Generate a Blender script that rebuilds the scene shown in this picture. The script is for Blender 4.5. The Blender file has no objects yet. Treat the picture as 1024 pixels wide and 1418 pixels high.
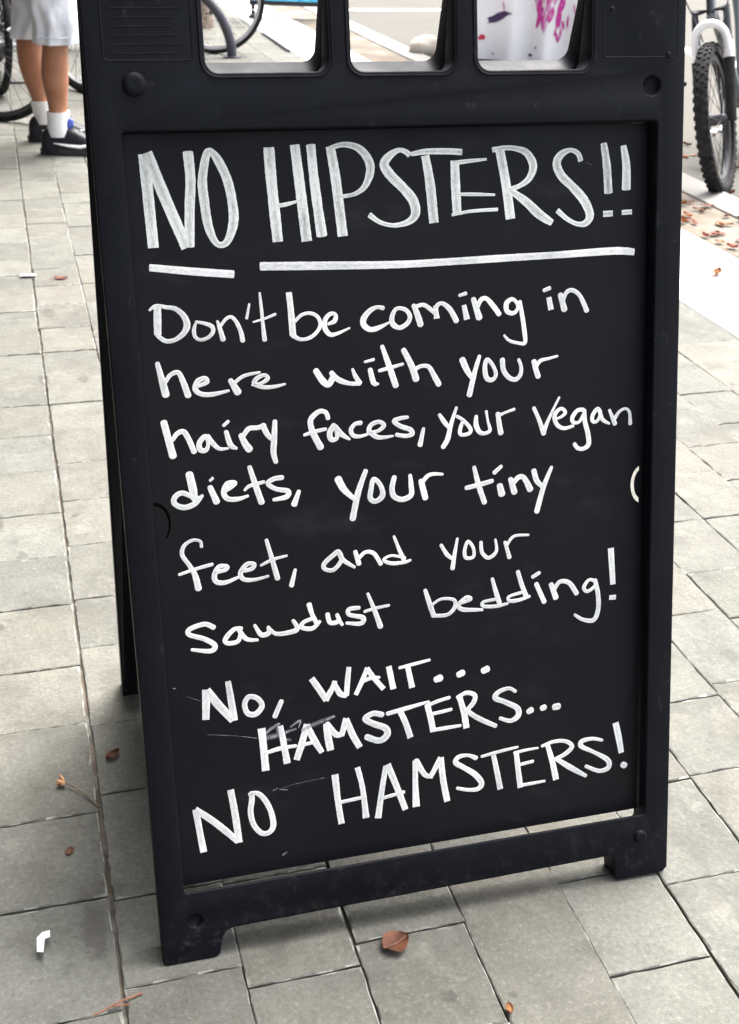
import bpy, bmesh, math, random, json
from mathutils import Vector, Matrix, Euler, noise
R = math.radians
random.seed(7)
S = bpy.context.scene
COL = S.collection
# ------------------------------------------------------------------ camera
CAM_H = 1.12618
cam_d = bpy.data.cameras.new('camera'); cam = bpy.data.objects.new('camera', cam_d); COL.objects.link(cam); S.camera = cam
pit, rol, yaw = 0.489024777, 0.0334008564, 0.290560172
cp, sp = math.cos(pit), math.sin(pit)
fw = Vector((math.sin(yaw)*cp, math.cos(yaw)*cp, -sp)); rt = Vector((math.cos(yaw), -math.sin(yaw), 0)); up = rt.cross(fw)
c_, s_ = math.cos(rol), math.sin(rol)
r2 = c_*rt+s_*up; u2 = -s_*rt+c_*up
cam.matrix_world = Matrix(((r2.x, u2.x, -fw.x, 0), (r2.y, u2.y, -fw.y, 0), (r2.z, u2.z, -fw.z, CAM_H), (0, 0, 0, 1)))
cam_d.sensor_fit = 'VERTICAL'; cam_d.sensor_height = 36; cam_d.lens = 36*1686.42/1418
cam_d.clip_start = .05; cam_d.clip_end = 3000
cam_d.dof.use_dof = True; cam_d.dof.focus_distance = 1.35; cam_d.dof.aperture_fstop = 15
# ------------------------------------------------------------------ light
SUN_EL, SUN_AZ = 60, 48          # degrees; azimuth from +Y towards +X
w = bpy.data.worlds.new('World'); S.world = w; w.use_nodes = True
nt = w.node_tree; nt.nodes.clear()
sky = nt.nodes.new('ShaderNodeTexSky'); sky.sky_type = 'NISHITA'; sky.sun_disc = False
sky.sun_elevation = R(SUN_EL); sky.sun_rotation = R(SUN_AZ); sky.air_density = 0.6; sky.dust_density = 7.0; sky.ozone_density = 1.0
bg = nt.nodes.new('ShaderNodeBackground'); bg.inputs[1].default_value = 0.15
ow = nt.nodes.new('ShaderNodeOutputWorld'); hs = nt.nodes.new('ShaderNodeHueSaturation'); hs.inputs['Saturation'].default_value = .38   # thin white cloud
nt.links.new(sky.outputs[0], hs.inputs['Color']); nt.links.new(hs.outputs[0], bg.inputs[0]); nt.links.new(bg.outputs[0], ow.inputs[0])
sd = bpy.data.lights.new('sun', 'SUN'); sd.energy = 1.4; sd.angle = R(46); sd.color = (1, .97, .92)
so = bpy.data.objects.new('sun', sd); COL.objects.link(so)
dv = Vector((math.sin(R(SUN_AZ))*math.cos(R(SUN_EL)), math.cos(R(SUN_AZ))*math.cos(R(SUN_EL)), math.sin(R(SUN_EL))))
so.rotation_euler = dv.to_track_quat('Z', 'Y').to_euler(); so.location = dv*30
S.view_settings.view_transform = 'Standard'; S.view_settings.look = 'None'; S.view_settings.gamma = 1
S.view_settings.exposure = 2.40
# ------------------------------------------------------------------ helpers
def tag(o, label=None, cat=None, group=None, kind=None):
    if label: o['label'] = label
    if cat: o['category'] = cat
    if group: o['group'] = group
    if kind: o['kind'] = kind
    return o
def empty(name, loc=(0, 0, 0), rz=0):
    o = bpy.data.objects.new(name, None); COL.objects.link(o); o.location = loc; o.rotation_euler = (0, 0, rz); o.empty_display_size = .1
    return o
def link(name, me, mat=None, parent=None):
    o = bpy.data.objects.new(name, me); COL.objects.link(o)
    if mat:
        for m in (mat if isinstance(mat, (list, tuple)) else [mat]): me.materials.append(m)
    if parent: o.parent = parent
    return o
def fin(bm, name, mat=None, parent=None, smooth=True, ang=40):
    bmesh.ops.recalc_face_normals(bm, faces=bm.faces)
    me = bpy.data.meshes.new(name); bm.to_mesh(me); bm.free()
    if smooth:
        for p in me.polygons: p.use_smooth = True
        try: me.set_sharp_from_angle(angle=R(ang))
        except Exception: pass
    return link(name, me, mat, parent)
def copy_tree(o, parent=None):
    c = o.copy(); COL.objects.link(c); c.parent = parent
    if parent: c.matrix_parent_inverse = o.matrix_parent_inverse
    for ch in [x for x in bpy.data.objects if x.parent == o]: copy_tree(ch, c)
    return c
def tube(bm, pts, rad, seg=10, closed=False, caps=True):
    pts = [Vector(p) for p in pts]; n = len(pts)
    rads = rad if isinstance(rad, (list, tuple)) else [rad]*n
    rings = []; prev = None
    for i, p in enumerate(pts):
        if closed: t = pts[(i+1) % n]-pts[i-1]
        else: t = pts[min(i+1, n-1)]-pts[max(i-1, 0)]
        t.normalize()
        if prev is None:
            a = Vector((0, 0, 1)) if abs(t.z) < .9 else Vector((1, 0, 0)); nx = t.cross(a).normalized()
        else:
            nx = (prev-t*prev.dot(t)).normalized()
        prev = nx; ny = t.cross(nx)
        rings.append([bm.verts.new(p+rads[i]*(math.cos(2*math.pi*k/seg)*nx+math.sin(2*math.pi*k/seg)*ny)) for k in range(seg)])
    m = n if closed else n-1
    for i in range(m):
        a, b = rings[i], rings[(i+1) % n]
        for k in range(seg): bm.faces.new((a[k], a[(k+1) % seg], b[(k+1) % seg], b[k]))
    if caps and not closed:
        bm.faces.new(rings[0][::-1]); bm.faces.new(rings[-1])
def loft(bm, rings, cap=True):
    rr = [[bm.verts.new(Vector(p)) for p in r] for r in rings]; n = len(rr[0])
    for a, b in zip(rr, rr[1:]):
        for k in range(n): bm.faces.new((a[k], a[(k+1) % n], b[(k+1) % n], b[k]))
    if cap: bm.faces.new(rr[0][::-1]); bm.faces.new(rr[-1])
    return rr
def ell(c, a, b, n=20, ax=(1, 0, 0), ay=(0, 1, 0)):
    c = Vector(c); ax = Vector(ax); ay = Vector(ay)
    return [c+a*math.cos(2*math.pi*k/n)*ax+b*math.sin(2*math.pi*k/n)*ay for k in range(n)]
def box(bm, c, s, bev=0, rot=None):
    r = bmesh.ops.create_cube(bm, size=1); vs = r['verts']
    for v in vs: v.co = Vector((v.co.x*s[0], v.co.y*s[1], v.co.z*s[2]))
    if bev:
        es = list({e for v in vs for e in v.link_edges})
        rb = bmesh.ops.bevel(bm, geom=es, offset=bev, segments=2, affect='EDGES', profile=.5)
        vs = list({v for f in rb['faces'] for v in f.verts} | {v for v in vs if v.is_valid})
    for v in vs:
        if rot: v.co = rot @ v.co
        v.co += Vector(c)
    return vs
# ------------------------------------------------------------------ materials
def mat(name, col, rough=.6, spec=.5, metal=0):
    m = bpy.data.materials.new(name); m.use_nodes = True
    b = m.node_tree.nodes['Principled BSDF']
    b.inputs['Base Color'].default_value = (*col, 1); b.inputs['Roughness'].default_value = rough
    b.inputs['Specular IOR Level'].default_value = spec; b.inputs['Metallic'].default_value = metal
    return m
class NB:
    """small node builder on a material"""
    def __init__(s, m): s.m = m; s.t = m.node_tree; s.b = s.t.nodes['Principled BSDF']
    def n(s, ty, **k):
        o = s.t.nodes.new(ty)
        for a, v in k.items(): setattr(o, a, v)
        return o
    def l(s, a, b): s.t.links.new(a, b)
    def coord(s, out='Object', scale=(1, 1, 1)):
        tc = s.n('ShaderNodeTexCoord'); mp = s.n('ShaderNodeMapping'); mp.inputs['Scale'].default_value = scale
        s.l(tc.outputs[out], mp.inputs[0]); return mp.outputs[0]
    def noise(s, vec, scale, detail=4, rough=.55):
        o = s.n('ShaderNodeTexNoise'); o.inputs['Scale'].default_value = scale; o.inputs['Detail'].default_value = detail; o.inputs['Roughness'].default_value = rough
        if vec is not None: s.l(vec, o.inputs['Vector'])
        return o.outputs['Fac']
    def ramp(s, fac, stops):
        o = s.n('ShaderNodeValToRGB'); e = o.color_ramp.elements
        while len(e) < len(stops): e.new(.5)
        for x, (p, c) in zip(e, stops):
            x.position = p; x.color = (*c, 1) if isinstance(c, (tuple, list)) else (c, c, c, 1)
        s.l(fac, o.inputs[0]); return o.outputs[0]
    def mix(s, fac, a, b, blend='MIX'):
        o = s.n('ShaderNodeMix', data_type='RGBA', blend_type=blend)
        for i, v in ((0, fac), (6, a), (7, b)):
            if isinstance(v, (int, float)): o.inputs[i].default_value = v
            elif isinstance(v, tuple): o.inputs[i].default_value = (*v, 1)
            else: s.l(v, o.inputs[i])
        return o.outputs[2]
    def math(s, op, a, b=0):
        o = s.n('ShaderNodeMath', operation=op)
        for i, v in ((0, a), (1, b)):
            if isinstance(v, (int, float)): o.inputs[i].default_value = v
            else: s.l(v, o.inputs[i])
        return o.outputs[0]
    def bump(s, h, strength=.3, dist=.001):
        o = s.n('ShaderNodeBump'); o.inputs['Strength'].default_value = strength; o.inputs['Distance'].default_value = dist
        s.l(h, o.inputs['Height']); s.l(o.outputs[0], s.b.inputs['Normal'])
    def col(s, c): s.l(c, s.b.inputs['Base Color'])
    def rough(s, c): s.l(c, s.b.inputs['Roughness'])
def grainy(name, c1, c2, scale, rough=.7, bump=.2, bscale=None, dist=.001, spec=.5):
    m = mat(name, c1, rough, spec); b = NB(m); v = b.coord()
    b.col(b.ramp(b.noise(v, scale, 5), [(.35, c1), (.65, c2)]))
    if bump: b.bump(b.noise(v, bscale or scale*4, 4), bump, dist)
    return m
# paving stones: each stone carries its own tone in a colour attribute
M_STONE = mat('paving_stone', (.3, .3, .28), .75, .12); b = NB(M_STONE); v = b.coord()
at = b.n('ShaderNodeAttribute'); at.attribute_name = 'tone'
big = b.noise(v, 2.2, 5, .6); mid = b.noise(v, 13, 8, .7); fine = b.noise(v, 150, 6, .75); grit = b.noise(v, 420, 3, .7)
c = b.ramp(mid, [(.26, (.080, .080, .069)), (.42, (.114, .114, .100)), (.55, (.130, .130, .115)), (.74, (.158, .157, .139))])
c = b.mix(.85, c, at.outputs['Color'], 'MULTIPLY')
c = b.mix(b.ramp(fine, [(.30, .55), (.52, 0)]), c, (.062, .062, .055))
c = b.mix(b.ramp(fine, [(.56, 0), (.74, .45)]), c, (.27, .27, .245))
c = b.mix(b.ramp(grit, [(.30, .4), (.45, 0)]), c, (.05, .05, .045))
stain = b.noise(v, 4.3, 7, .7)
c = b.mix(b.ramp(stain, [(.54, 0), (.62, .45)]), c, (.072, .070, .062))
pale = b.noise(b.coord('Object', (1, 1, 1.7)), 7.5, 8, .74)
c = b.mix(b.ramp(pale, [(.56, 0), (.66, .3)]), c, (.22, .216, .19))
c = b.mix(b.ramp(big, [(.54, 0), (.72, .35)]), c, (.15, .128, .10))
spots = b.n('ShaderNodeTexVoronoi'); spots.inputs['Scale'].default_value = 7; b.l(v, spots.inputs['Vector'])
wob = b.math('ADD', spots.outputs['Distance'], b.math('MULTIPLY', b.math('SUBTRACT', fine, .5), .12))
c = b.mix(b.ramp(wob, [(.055, .55), (.085, 0)]), c, (.045, .042, .038))
for sx_, sy_, ax_, ay_, st2 in ((.000, 1.085, .016, .050, .55), (.012, 1.145, .035, .02, .4), (-.098, 2.13, .014, .05, .7), (.075, 1.57, .035, .05, .35), (-.055, 2.0, .012, .018, .5), (.055, 3.35, .02, .05, .6), (.02, 2.86, .016, .04, .6), (.113, 2.84, .014, .03, .6), (.45, .872, .006, .006, .6), (1.05, 1.42, .018, .022, .4), (.12, 5.0, .05, .10, .5), (.30, .94, .03, .02, .3)):
    mp2 = b.n('ShaderNodeMapping'); mp2.inputs['Location'].default_value = (-sx_/ax_, -sy_/ay_, 0); mp2.inputs['Scale'].default_value = (1/ax_, 1/ay_, 0); b.l(v, mp2.inputs[0])
    ln = b.n('ShaderNodeVectorMath', operation='LENGTH'); b.l(mp2.outputs[0], ln.inputs[0])
    d3 = b.math('ADD', ln.outputs['Value'], b.math('MULTIPLY', b.math('SUBTRACT', b.noise(v, 60, 5, .65), .5), 1.6))
    c = b.mix(b.ramp(b.math('MULTIPLY', d3, .5), [(.35, st2), (.5, 0)]), c, (.060, .056, .05))
b.col(c)
h = b.math('ADD', b.math('MULTIPLY', b.noise(v, 38, 8, .7), 1.0), b.math('MULTIPLY', fine, .4))
h = b.math('ADD', h, b.math('MULTIPLY', b.noise(v, 9, 3), .8))
b.bump(h, .7, .0042)
M_STONE_EDGE = grainy('chipped_stone_edge', (.085, .085, .076), (.24, .24, .22), 70, .85, .5, 150)
M_JOINT = grainy('sandy_joint', (.022, .020, .017), (.085, .064, .044), 11, .95, .6, 220)
b = NB(M_JOINT); v = b.coord(); b.col(b.mix(b.ramp(b.noise(v, 23, 5, .7), [(.47, 0), (.6, .8)]), b.ramp(b.noise(v, 11, 5), [(.35, (.034, .031, .026)), (.65, (.10, .08, .058))]), (.145, .137, .116)))
M_CONC = grainy('pale_concrete', (.46, .455, .44), (.54, .535, .52), 3, .8, .25, 90)
M_KERB = mat('kerb_concrete', (.42, .41, .38), .85); b = NB(M_KERB); v = b.coord()
b.col(b.mix(b.ramp(b.noise(v, 12, 6, .7), [(.6, 0), (.72, .5)]), b.ramp(b.noise(v, 3, 4), [(.3, (.14, .135, .12)), (.7, (.21, .205, .19))]), (.17, .12, .07)))
b.bump(b.noise(v, 90, 4), .3)
M_STRIP = mat('littered_strip', (.2, .16, .1), .9); b = NB(M_STRIP); v = b.coord()
c = b.ramp(b.noise(v, 4, 6, .65), [(.3, (.055, .042, .027)), (.48, (.085, .072, .052)), (.62, (.125, .116, .096))])
c = b.mix(b.ramp(b.noise(v, 26, 6, .7), [(.54, 0), (.64, .75)]), c, (.20, .075, .03)); b.col(c); b.bump(b.noise(v, 60, 5), .5, .004)
M_ROAD = mat('worn_asphalt', (.2, .19, .16), .85); b = NB(M_ROAD); v = b.coord()
c = b.ramp(b.noise(v, 1.3, 6), [(.3, (.030, .0275, .0185)), (.7, (.044, .040, .027))])
c = b.mix(b.ramp(b.noise(v, 130, 3), [(.4, .35), (.6, 0)]), c, (.04, .038, .032)); b.col(c); b.bump(b.noise(v, 160, 4), .5, .003)
M_PAINT = grainy('road_paint', (.62, .61, .57), (.78, .77, .73), 25, .7, .2)
# sign plastic and board
def plastic(name, c1, c2, rough, bump):
    m = mat(name, c1, rough, .11); b = NB(m); v = b.coord()
    scr = b.noise(b.coord('Object', (1, 1, .12)), 60, 5, .7)
    c = b.ramp(b.noise(v, 7, 5), [(.3, c1), (.7, c2)])
    c = b.mix(b.ramp(scr, [(.64, 0), (.8, .22)]), c, (.10, .11, .12))
    c = b.mix(b.ramp(b.noise(v, 34, 5, .7), [(.64, 0), (.74, .16)]), c, (.13, .125, .115))
    sz = b.n('ShaderNodeSeparateXYZ'); b.l(v, sz.inputs[0])
    dust = b.math('MULTIPLY', b.ramp(sz.outputs[2], [(0, 1), (.09, 0)]), b.ramp(b.noise(v, 55, 6, .75), [(.52, 0), (.74, .3)]))
    c = b.mix(dust, c, (.15, .145, .13)); b.col(c)
    b.rough(b.ramp(b.noise(v, 22, 4), [(.3, rough-.08), (.7, rough+.12)]))
    b.bump(b.noise(v, 420, 3, .6), bump, .0012); return m
M_PLA = plastic('black_moulded_plastic', (.0040, .0045, .0068), (.0062, .0069, .0098), .52, .22)
M_BOARD = mat('black_writing_board', (.011, .011, .013), .48, .13); b = NB(M_BOARD); v = b.coord()
c = b.ramp(b.noise(v, 5, 6, .6), [(.3, (.0044, .0050, .0080)), (.7, (.0076, .0072, .0086))])
gh = b.noise(b.coord('Object', (1, 1, 2.2)), 9, 6, .65)
c = b.mix(b.ramp(gh, [(.58, 0), (.78, .07)]), c, (.16, .16, .17)); b.col(c)
b.rough(b.ramp(b.noise(v, 14, 4), [(.3, .36), (.7, .52)])); b.bump(b.noise(v, 260, 3), .12, .0006)
def chalk(name, lo, hi, streak, faint=0):
    m = mat(name, hi, .75, .25); b = NB(m)
    uv = b.n('ShaderNodeUVMap'); mp = b.n('ShaderNodeMapping'); mp.inputs['Scale'].default_value = (5.5, .3, 1); b.l(uv.outputs[0], mp.inputs[0])
    s1 = b.noise(mp.outputs[0], 2.4, 4, .6)
    ob = b.coord(); s2 = b.noise(ob, 14, 4, .6); s3 = b.noise(ob, 320, 3, .6)
    sp_ = b.n('ShaderNodeSeparateXYZ'); b.l(uv.outputs[0], sp_.inputs[0])
    ed = b.math('ABSOLUTE', b.math('SUBTRACT', sp_.outputs[0], .5))      # 0 centre .5 rim of the stroke
    f = b.math('ADD', b.math('MULTIPLY', s1, .55), b.math('MULTIPLY', s2, .45))
    f = b.math('ADD', f, b.math('MULTIPLY', ed, streak))
    f = b.math('ADD', f, b.math('MULTIPLY', b.math('SUBTRACT', s3, .5), .25))
    b.col(b.ramp(f, [(.36, lo), (.36+.3, hi)]))
    if faint:
        tr = b.n('ShaderNodeBsdfTransparent'); mx = b.n('ShaderNodeMixShader'); out = b.t.nodes['Material Output']
        a = b.math('MULTIPLY', b.ramp(b.noise(ob, 75, 5, .7), [(.30, 0), (.60, 1)]), faint)
        a = b.math('MULTIPLY', a, b.math('MULTIPLY', b.math('SUBTRACT', .5, ed), 2.0))
        b.l(a, mx.inputs[0]); b.l(tr.outputs[0], mx.inputs[1]); b.l(b.b.outputs[0], mx.inputs[2]); b.l(mx.outputs[0], out.inputs[0])
    return m
M_CH_T = chalk('thin_streaky_paint', (.22, .24, .235), (.80, .83, .79), .36)
M_CH = chalk('white_marker_paint', (.42, .43, .43), (.90, .91, .88), .22)
M_CH_S = chalk('rubbed_marker_paint', (.3, .3, .32), (.5, .5, .52), 0, .85)
# others
M_RUB = grainy('black_rubber', (.010, .010, .012), (.024, .023, .023), 30, .8, .5, 120, .003, .15)
M_RIM = mat('brushed_aluminium', (.62, .62, .62), .32, .5, .9)
M_SPOKE = mat('steel_spoke', (.5, .5, .5), .35, .5, .9)
M_FR_G = mat('grey_frame_paint', (.12, .14, .15), .35); M_FR_K = mat('black_frame_paint', (.015, .016, .02), .35); M_FR_B = mat('brown_frame_paint', (.09, .045, .03), .4)
M_WHITE = mat('white_gloss_paint', (.8, .8, .82), .3)
M_SKIN = mat('skin', (.50, .27, .16), .5, .4); b = NB(M_SKIN); v = b.coord()
b.col(b.ramp(b.noise(v, 14, 5), [(.3, (.27, .115, .06)), (.7, (.38, .175, .095))])); b.bump(b.noise(v, 160, 3), .15)
b.b.inputs['Subsurface Weight'].default_value = .08
M_SHORTS = grainy('pale_cotton', (.60, .62, .68), (.74, .75, .78), 8, .85, .4, 60, .004)
M_TEE = grainy('blue_cotton', (.10, .16, .30), (.13, .2, .35), 8, .85, .3, 60, .003)
M_SOCK = grainy('white_sock', (.76, .75, .74), (.82, .81, .8), 60, .9, .4, 300)
M_SHOE = grainy('black_shoe', (.008, .009, .012), (.018, .019, .025), 40, .5, .3, 120, .001, .25)
M_SOLE = grainy('dark_sole', (.018, .017, .018), (.035, .033, .031), 30, .7, .3)
M_BLUE = mat('blue_trim', (.06, .1, .42), .5)
M_HAIR = grainy('dark_hair', (.02, .015, .01), (.05, .035, .025), 80, .6, .6)
M_LEAF = [grainy('brown_leaf', (.10, .038, .022), (.24, .095, .052), 60, .7, .5, 90), grainy('orange_leaf', (.26, .11, .04), (.36, .18, .08), 40, .7, .4, 90), grainy('red_leaf', (.22, .065, .04), (.32, .11, .065), 40, .7, .4, 90)]
M_STEM = grainy('dry_stem', (.10, .07, .04), (.18, .13, .08), 60, .8, .4)
M_PAPER = grainy('white_paper', (.52, .52, .50), (.66, .66, .64), 70, .8, .5, 140)
M_RACK = grainy('dark_painted_steel', (.03, .032, .05), (.055, .05, .06), 12, .48, .13)
M_BARK = grainy('tree_bark', (.10, .075, .055), (.20, .155, .115), 18, .9, .9, 40, .01)
M_GREEN = grainy('green_foliage', (.045, .085, .02), (.09, .14, .04), 3, .7, 0)
M_SIGNBLUE = mat('bright_blue_panel', (.05, .5, .85), .4); b = NB(M_SIGNBLUE); v = b.coord('Object', (1, 1, 3))
b.col(b.ramp(b.noise(v, 9, 3), [(.4, (.04, .45, .85)), (.62, (.16, .72, .9))]))
M_CLOTH = grainy('white_cloth', (.82, .81, .82), (.88, .87, .88), 6, .85, .3, 40, .004)
M_MAG = mat('magenta_print', (.55, .04, .30), .8); M_DKP = mat('dark_purple_print', (.06, .03, .09), .8); M_REDP = mat('red_print', (.6, .03, .08), .8)
M_PALE = grainy('pale_stone', (.42, .38, .32), (.55, .50, .43), 12, .9, .6, 40, .006)
M_BRICK = mat('dark_brick', (.1, .05, .035), .9); b = NB(M_BRICK); br = b.n('ShaderNodeTexBrick'); b.l(b.coord('UV'), br.inputs['Vector'])
for k_, v_ in (('Color1', (.10, .045, .032, 1)), ('Color2', (.075, .036, .028, 1)), ('Mortar', (.15, .14, .125, 1))): br.inputs[k_].default_value = v_
br.inputs['Scale'].default_value = 1; br.inputs['Brick Width'].default_value = .215; br.inputs['Row Height'].default_value = .075; br.inputs['Mortar Size'].default_value = .006; b.col(br.outputs['Color'])
M_GLASS = mat('shop_glass', (.02, .025, .03), .06, .6); M_AWN = grainy('dark_canvas', (.02, .035, .03), (.03, .05, .042), 20, .85, .3, 200); M_TRIM = mat('dark_green_trim', (.02, .035, .03), .5)
M_VOID = mat('dark_recess', (.0015, .0015, .002), .8, .1)
M_RIM_D = mat('dark_anodised_rim', (.06, .06, .065), .4, .5, .6)
M_CABLE = mat('dark_cable', (.05, .05, .055), .6)
# ------------------------------------------------------------------ ground
def sheet(name, x0, x1, y0, y1, z, m, kind='structure', thick=None):
    bm = bmesh.new()
    if thick: box(bm, ((x0+x1)/2, (y0+y1)/2, z-thick/2), (x1-x0, y1-y0, thick), .006)
    else: bm.faces.new([bm.verts.new((x, y, z)) for x, y in ((x0, y0), (x1, y0), (x1, y1), (x0, y1))])
    return tag(fin(bm, name, m, smooth=False), kind=kind)
ROADZ = -.03
sheet('road', -400, 400, -400, 400, ROADZ, M_ROAD)
sheet('pavement_bed', -4.2, 1.884, -3, 16, -.0075, M_JOINT, thick=.09)
KNOWN = {0: [.66, .80, .96, 1.134, 1.288, 1.485, 1.635, 1.82, 1.986, 2.16, 2.35, 2.53, 2.704], 1: [.70, .84, .988, 1.125, 1.32, 1.475, 1.68, 1.83, 2.02, 2.2, 2.374, 2.55, 2.70],
         2: [.66, .80, .955, 1.12, 1.3], 3: [.70, .84, .989, 1.15], 4: [.62, .785, 1.065, 1.24], 5: [.70, .867, 1.018, 1.19], 6: [.66, .81, .984, 1.16, 1.33], 7: [.8, 1.0, 1.165, 1.327, 1.5],
         8: [1.03, 1.2, 1.355, 1.552, 1.72], 9: [1.35, 1.52, 1.67, 1.857, 2.05], 10: [1.51, 1.7, 1.857, 2.05, 2.22], 11: [1.8, 2.0, 2.168, 2.362, 2.53], 12: [2.27, 2.45, 2.62], 13: [2.42, 2.78, 3.05]}
XB = [-.1135, .0235, .161, .294, .432, .567, .70, .8345, .975, 1.107, 1.246, 1.381, 1.516, 1.662, 1.879]
cols = [(i, XB[i], XB[i+1]) for i in range(14)] + [(-1-j, -.1135-.1365*(j+1), -.1135-.1365*j) for j in range(24)]
rg = random.Random(3)
bm = bmesh.new(); tone = bm.loops.layers.color.new('tone')
def stone(x0, x1, y0, y1):
    z = rg.uniform(-.0014, .0012); tx, ty = rg.uniform(-.006, .006), rg.uniform(-.006, .006)
    near = y0 < 3.2 and x0 > -.3
    k = 8 if near else 2
    cs = [(x0, y0), (x1, y0), (x1, y1), (x0, y1)]
    P = []
    for i in range(4):
        a, b2 = cs[i], cs[(i+1) % 4]
        for j in range(k):
            t = j/k; P.append([a[0]+(b2[0]-a[0])*t, a[1]+(b2[1]-a[1])*t, j == 0])
    cx, cy = (x0+x1)/2, (y0+y1)/2
    jit = .0007; ph = rg.uniform(0, 900)
    out, top = [], []
    for x, y, corner in P:
        nv = noise.noise_vector(Vector((x*45+ph, y*45, 0)))*.0013
        x += nv.x+rg.uniform(-jit, jit); y += nv.y+rg.uniform(-jit, jit)
        chip = rg.uniform(.0008, .0024)+(rg.uniform(0, .003) if corner else 0)+(rg.uniform(.001, .004) if rg.random() < .05 else 0)
        sx = max(-1, min(1, (cx-x)/(.5*(x1-x0)))); sy = max(-1, min(1, (cy-y)/(.5*(y1-y0))))
        ex = x+(chip if sx > .97 else -chip if sx < -.97 else chip*sx*.0); ey = y+(chip if sy > .97 else -chip if sy < -.97 else 0)
        zz = z+tx*(ex-cx)+ty*(ey-cy)
        out.append(bm.verts.new((x, y, -.0125))); top.append((ex, ey, zz, x, y))
    tv = [bm.verts.new(t[:3]) for t in top]
    mv = [bm.verts.new((t[3], t[4], t[2]-.0015)) for t in top]
    g = rg.uniform(.89, 1.0); wm = rg.uniform(-.008, .012); colr = (min(1, g+wm), g, max(0, g-wm), 1)
    n = len(tv); fs = [bm.faces.new(tv)]
    for i in range(n):
        f = bm.faces.new((mv[i], mv[(i+1) % n], tv[(i+1) % n], tv[i])); f.material_index = 1 if rg.random() < .5 else 0; fs.append(f)
        fs.append(bm.faces.new((out[i], out[(i+1) % n], mv[(i+1) % n], mv[i])))
    for f in fs:
        for l in f.loops: l[tone] = colr
for idx, a, b2 in cols:
    ys = list(KNOWN.get(idx, []))
    if not ys: ys = [.6+rg.uniform(0, .15)]
    while ys[0] > -2.8: ys.insert(0, ys[0]-rg.uniform(.14, .2))
    while ys[-1] < 15.8: ys.append(ys[-1]+rg.uniform(.145, .20))
    gl = .0032 if idx == 1 else .0010; gr = .0032 if idx == 0 else .0010
    off = rg.uniform(-.0012, .0012)
    for y0, y1 in zip(ys, ys[1:]):
        gy = rg.uniform(.0005, .0014)
        stone(a+gl+off+rg.uniform(-.001, .001), b2-gr+off+rg.uniform(-.001, .001), y0+gy, y1-gy)
me = bpy.data.meshes.new('pavement'); bm.to_mesh(me); bm.free()
tag(link('pavement', me, [M_STONE, M_STONE_EDGE]), kind='structure')
sheet('concrete_path', 1.886, 2.302, -3, 16, -.001, M_CONC, thick=.098)
bm = bmesh.new()
for j in range(11):
    y0 = -3+j*1.75
    box(bm, (2.672, y0+.873, -.0405), (.170, 1.742, .085), .008)
tag(fin(bm, 'kerb', M_KERB), kind='structure')
sheet('littered_strip', 2.3055, 2.583, -3, 16, -.003, M_STRIP, thick=.05)
sheet('path_edge', 2.3025, 2.3050, -3, 16, -.012, M_JOINT)
bm = bmesh.new()
for x0, x1, y0, y1 in ((4.82, 4.98, 3.0, 12.2), (2.7, 4.82, 11.2, 11.34)):
    bm.faces.new([bm.verts.new((x, y, ROADZ+.004)) for x, y in ((x0, y0), (x1, y0), (x1, y1), (x0, y1))])
tag(fin(bm, 'road_marking', M_PAINT, smooth=False), kind='structure')
# ------------------------------------------------------------------ the chalkboard sign
SX, SY, SANG, TILT, SL = .073037, 1.007178, -.0111120998, .257071490, 1.10976
W_ = .6385; TH = .033; DB = .020
ct, st_ = math.cos(TILT), math.sin(TILT)
FOOT = SL*st_
nbv = Vector((-math.sin(SANG), math.cos(SANG), 0)); uhv = Vector((math.cos(SANG), math.sin(SANG), 0))
base = Vector((SX, SY, 0))+uhv*W_/2+nbv*FOOT
sign = empty('chalkboard_sign', base, SANG)
tag(sign, 'black folding chalkboard sign covered in white handwriting, standing on the paving', 'sandwich board')
def F(u, v, d, rear=False):       # leaf coordinates -> sign coordinates; d = depth behind the outer face
    y = -FOOT+v*st_+d*ct; z = v*ct-d*st_
    return Vector((u-W_/2, -y if rear else y, z))
def rrect(x0, y0, x1, y1, r, n=5):
    pts = []
    for cx, cy, a0 in ((x1-r, y0+r, -90), (x1-r, y1-r, 0), (x0+r, y1-r, 90), (x0+r, y0+r, 180)):
        for i in range(n+1):
            a = R(a0+90*i/n); pts.append((cx+r*math.cos(a), cy+r*math.sin(a)))
    return pts
def outline():
    p = [(.004, 0), (.060, 0), (.066, .004), (.0700, .024), (.075, .0315), (.083, .0345), (.556, .0385), (.562, .037), (.5645, .031), (.566, .008), (.571, .003), (W_-.006, .003), (W_, .009)]
    p += [(W_, 1.085)]
    for i in range(1, 7):
        a = R(90*i/6); p.append((W_-.02+.02*math.cos(a), 1.085+.02*math.sin(a)))
    p += [(.02, 1.105)]
    for i in range(1, 7):
        a = R(90+90*i/6); p.append((.02+.02*math.cos(a), 1.085+.02*math.sin(a)))
    p += [(0, .004)]
    return p
WIN = [(.1165, .2400), (.2645, .3735), (.4005, .5270)]
PAN = (.0300, .0880, .6062, .9185)
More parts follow.
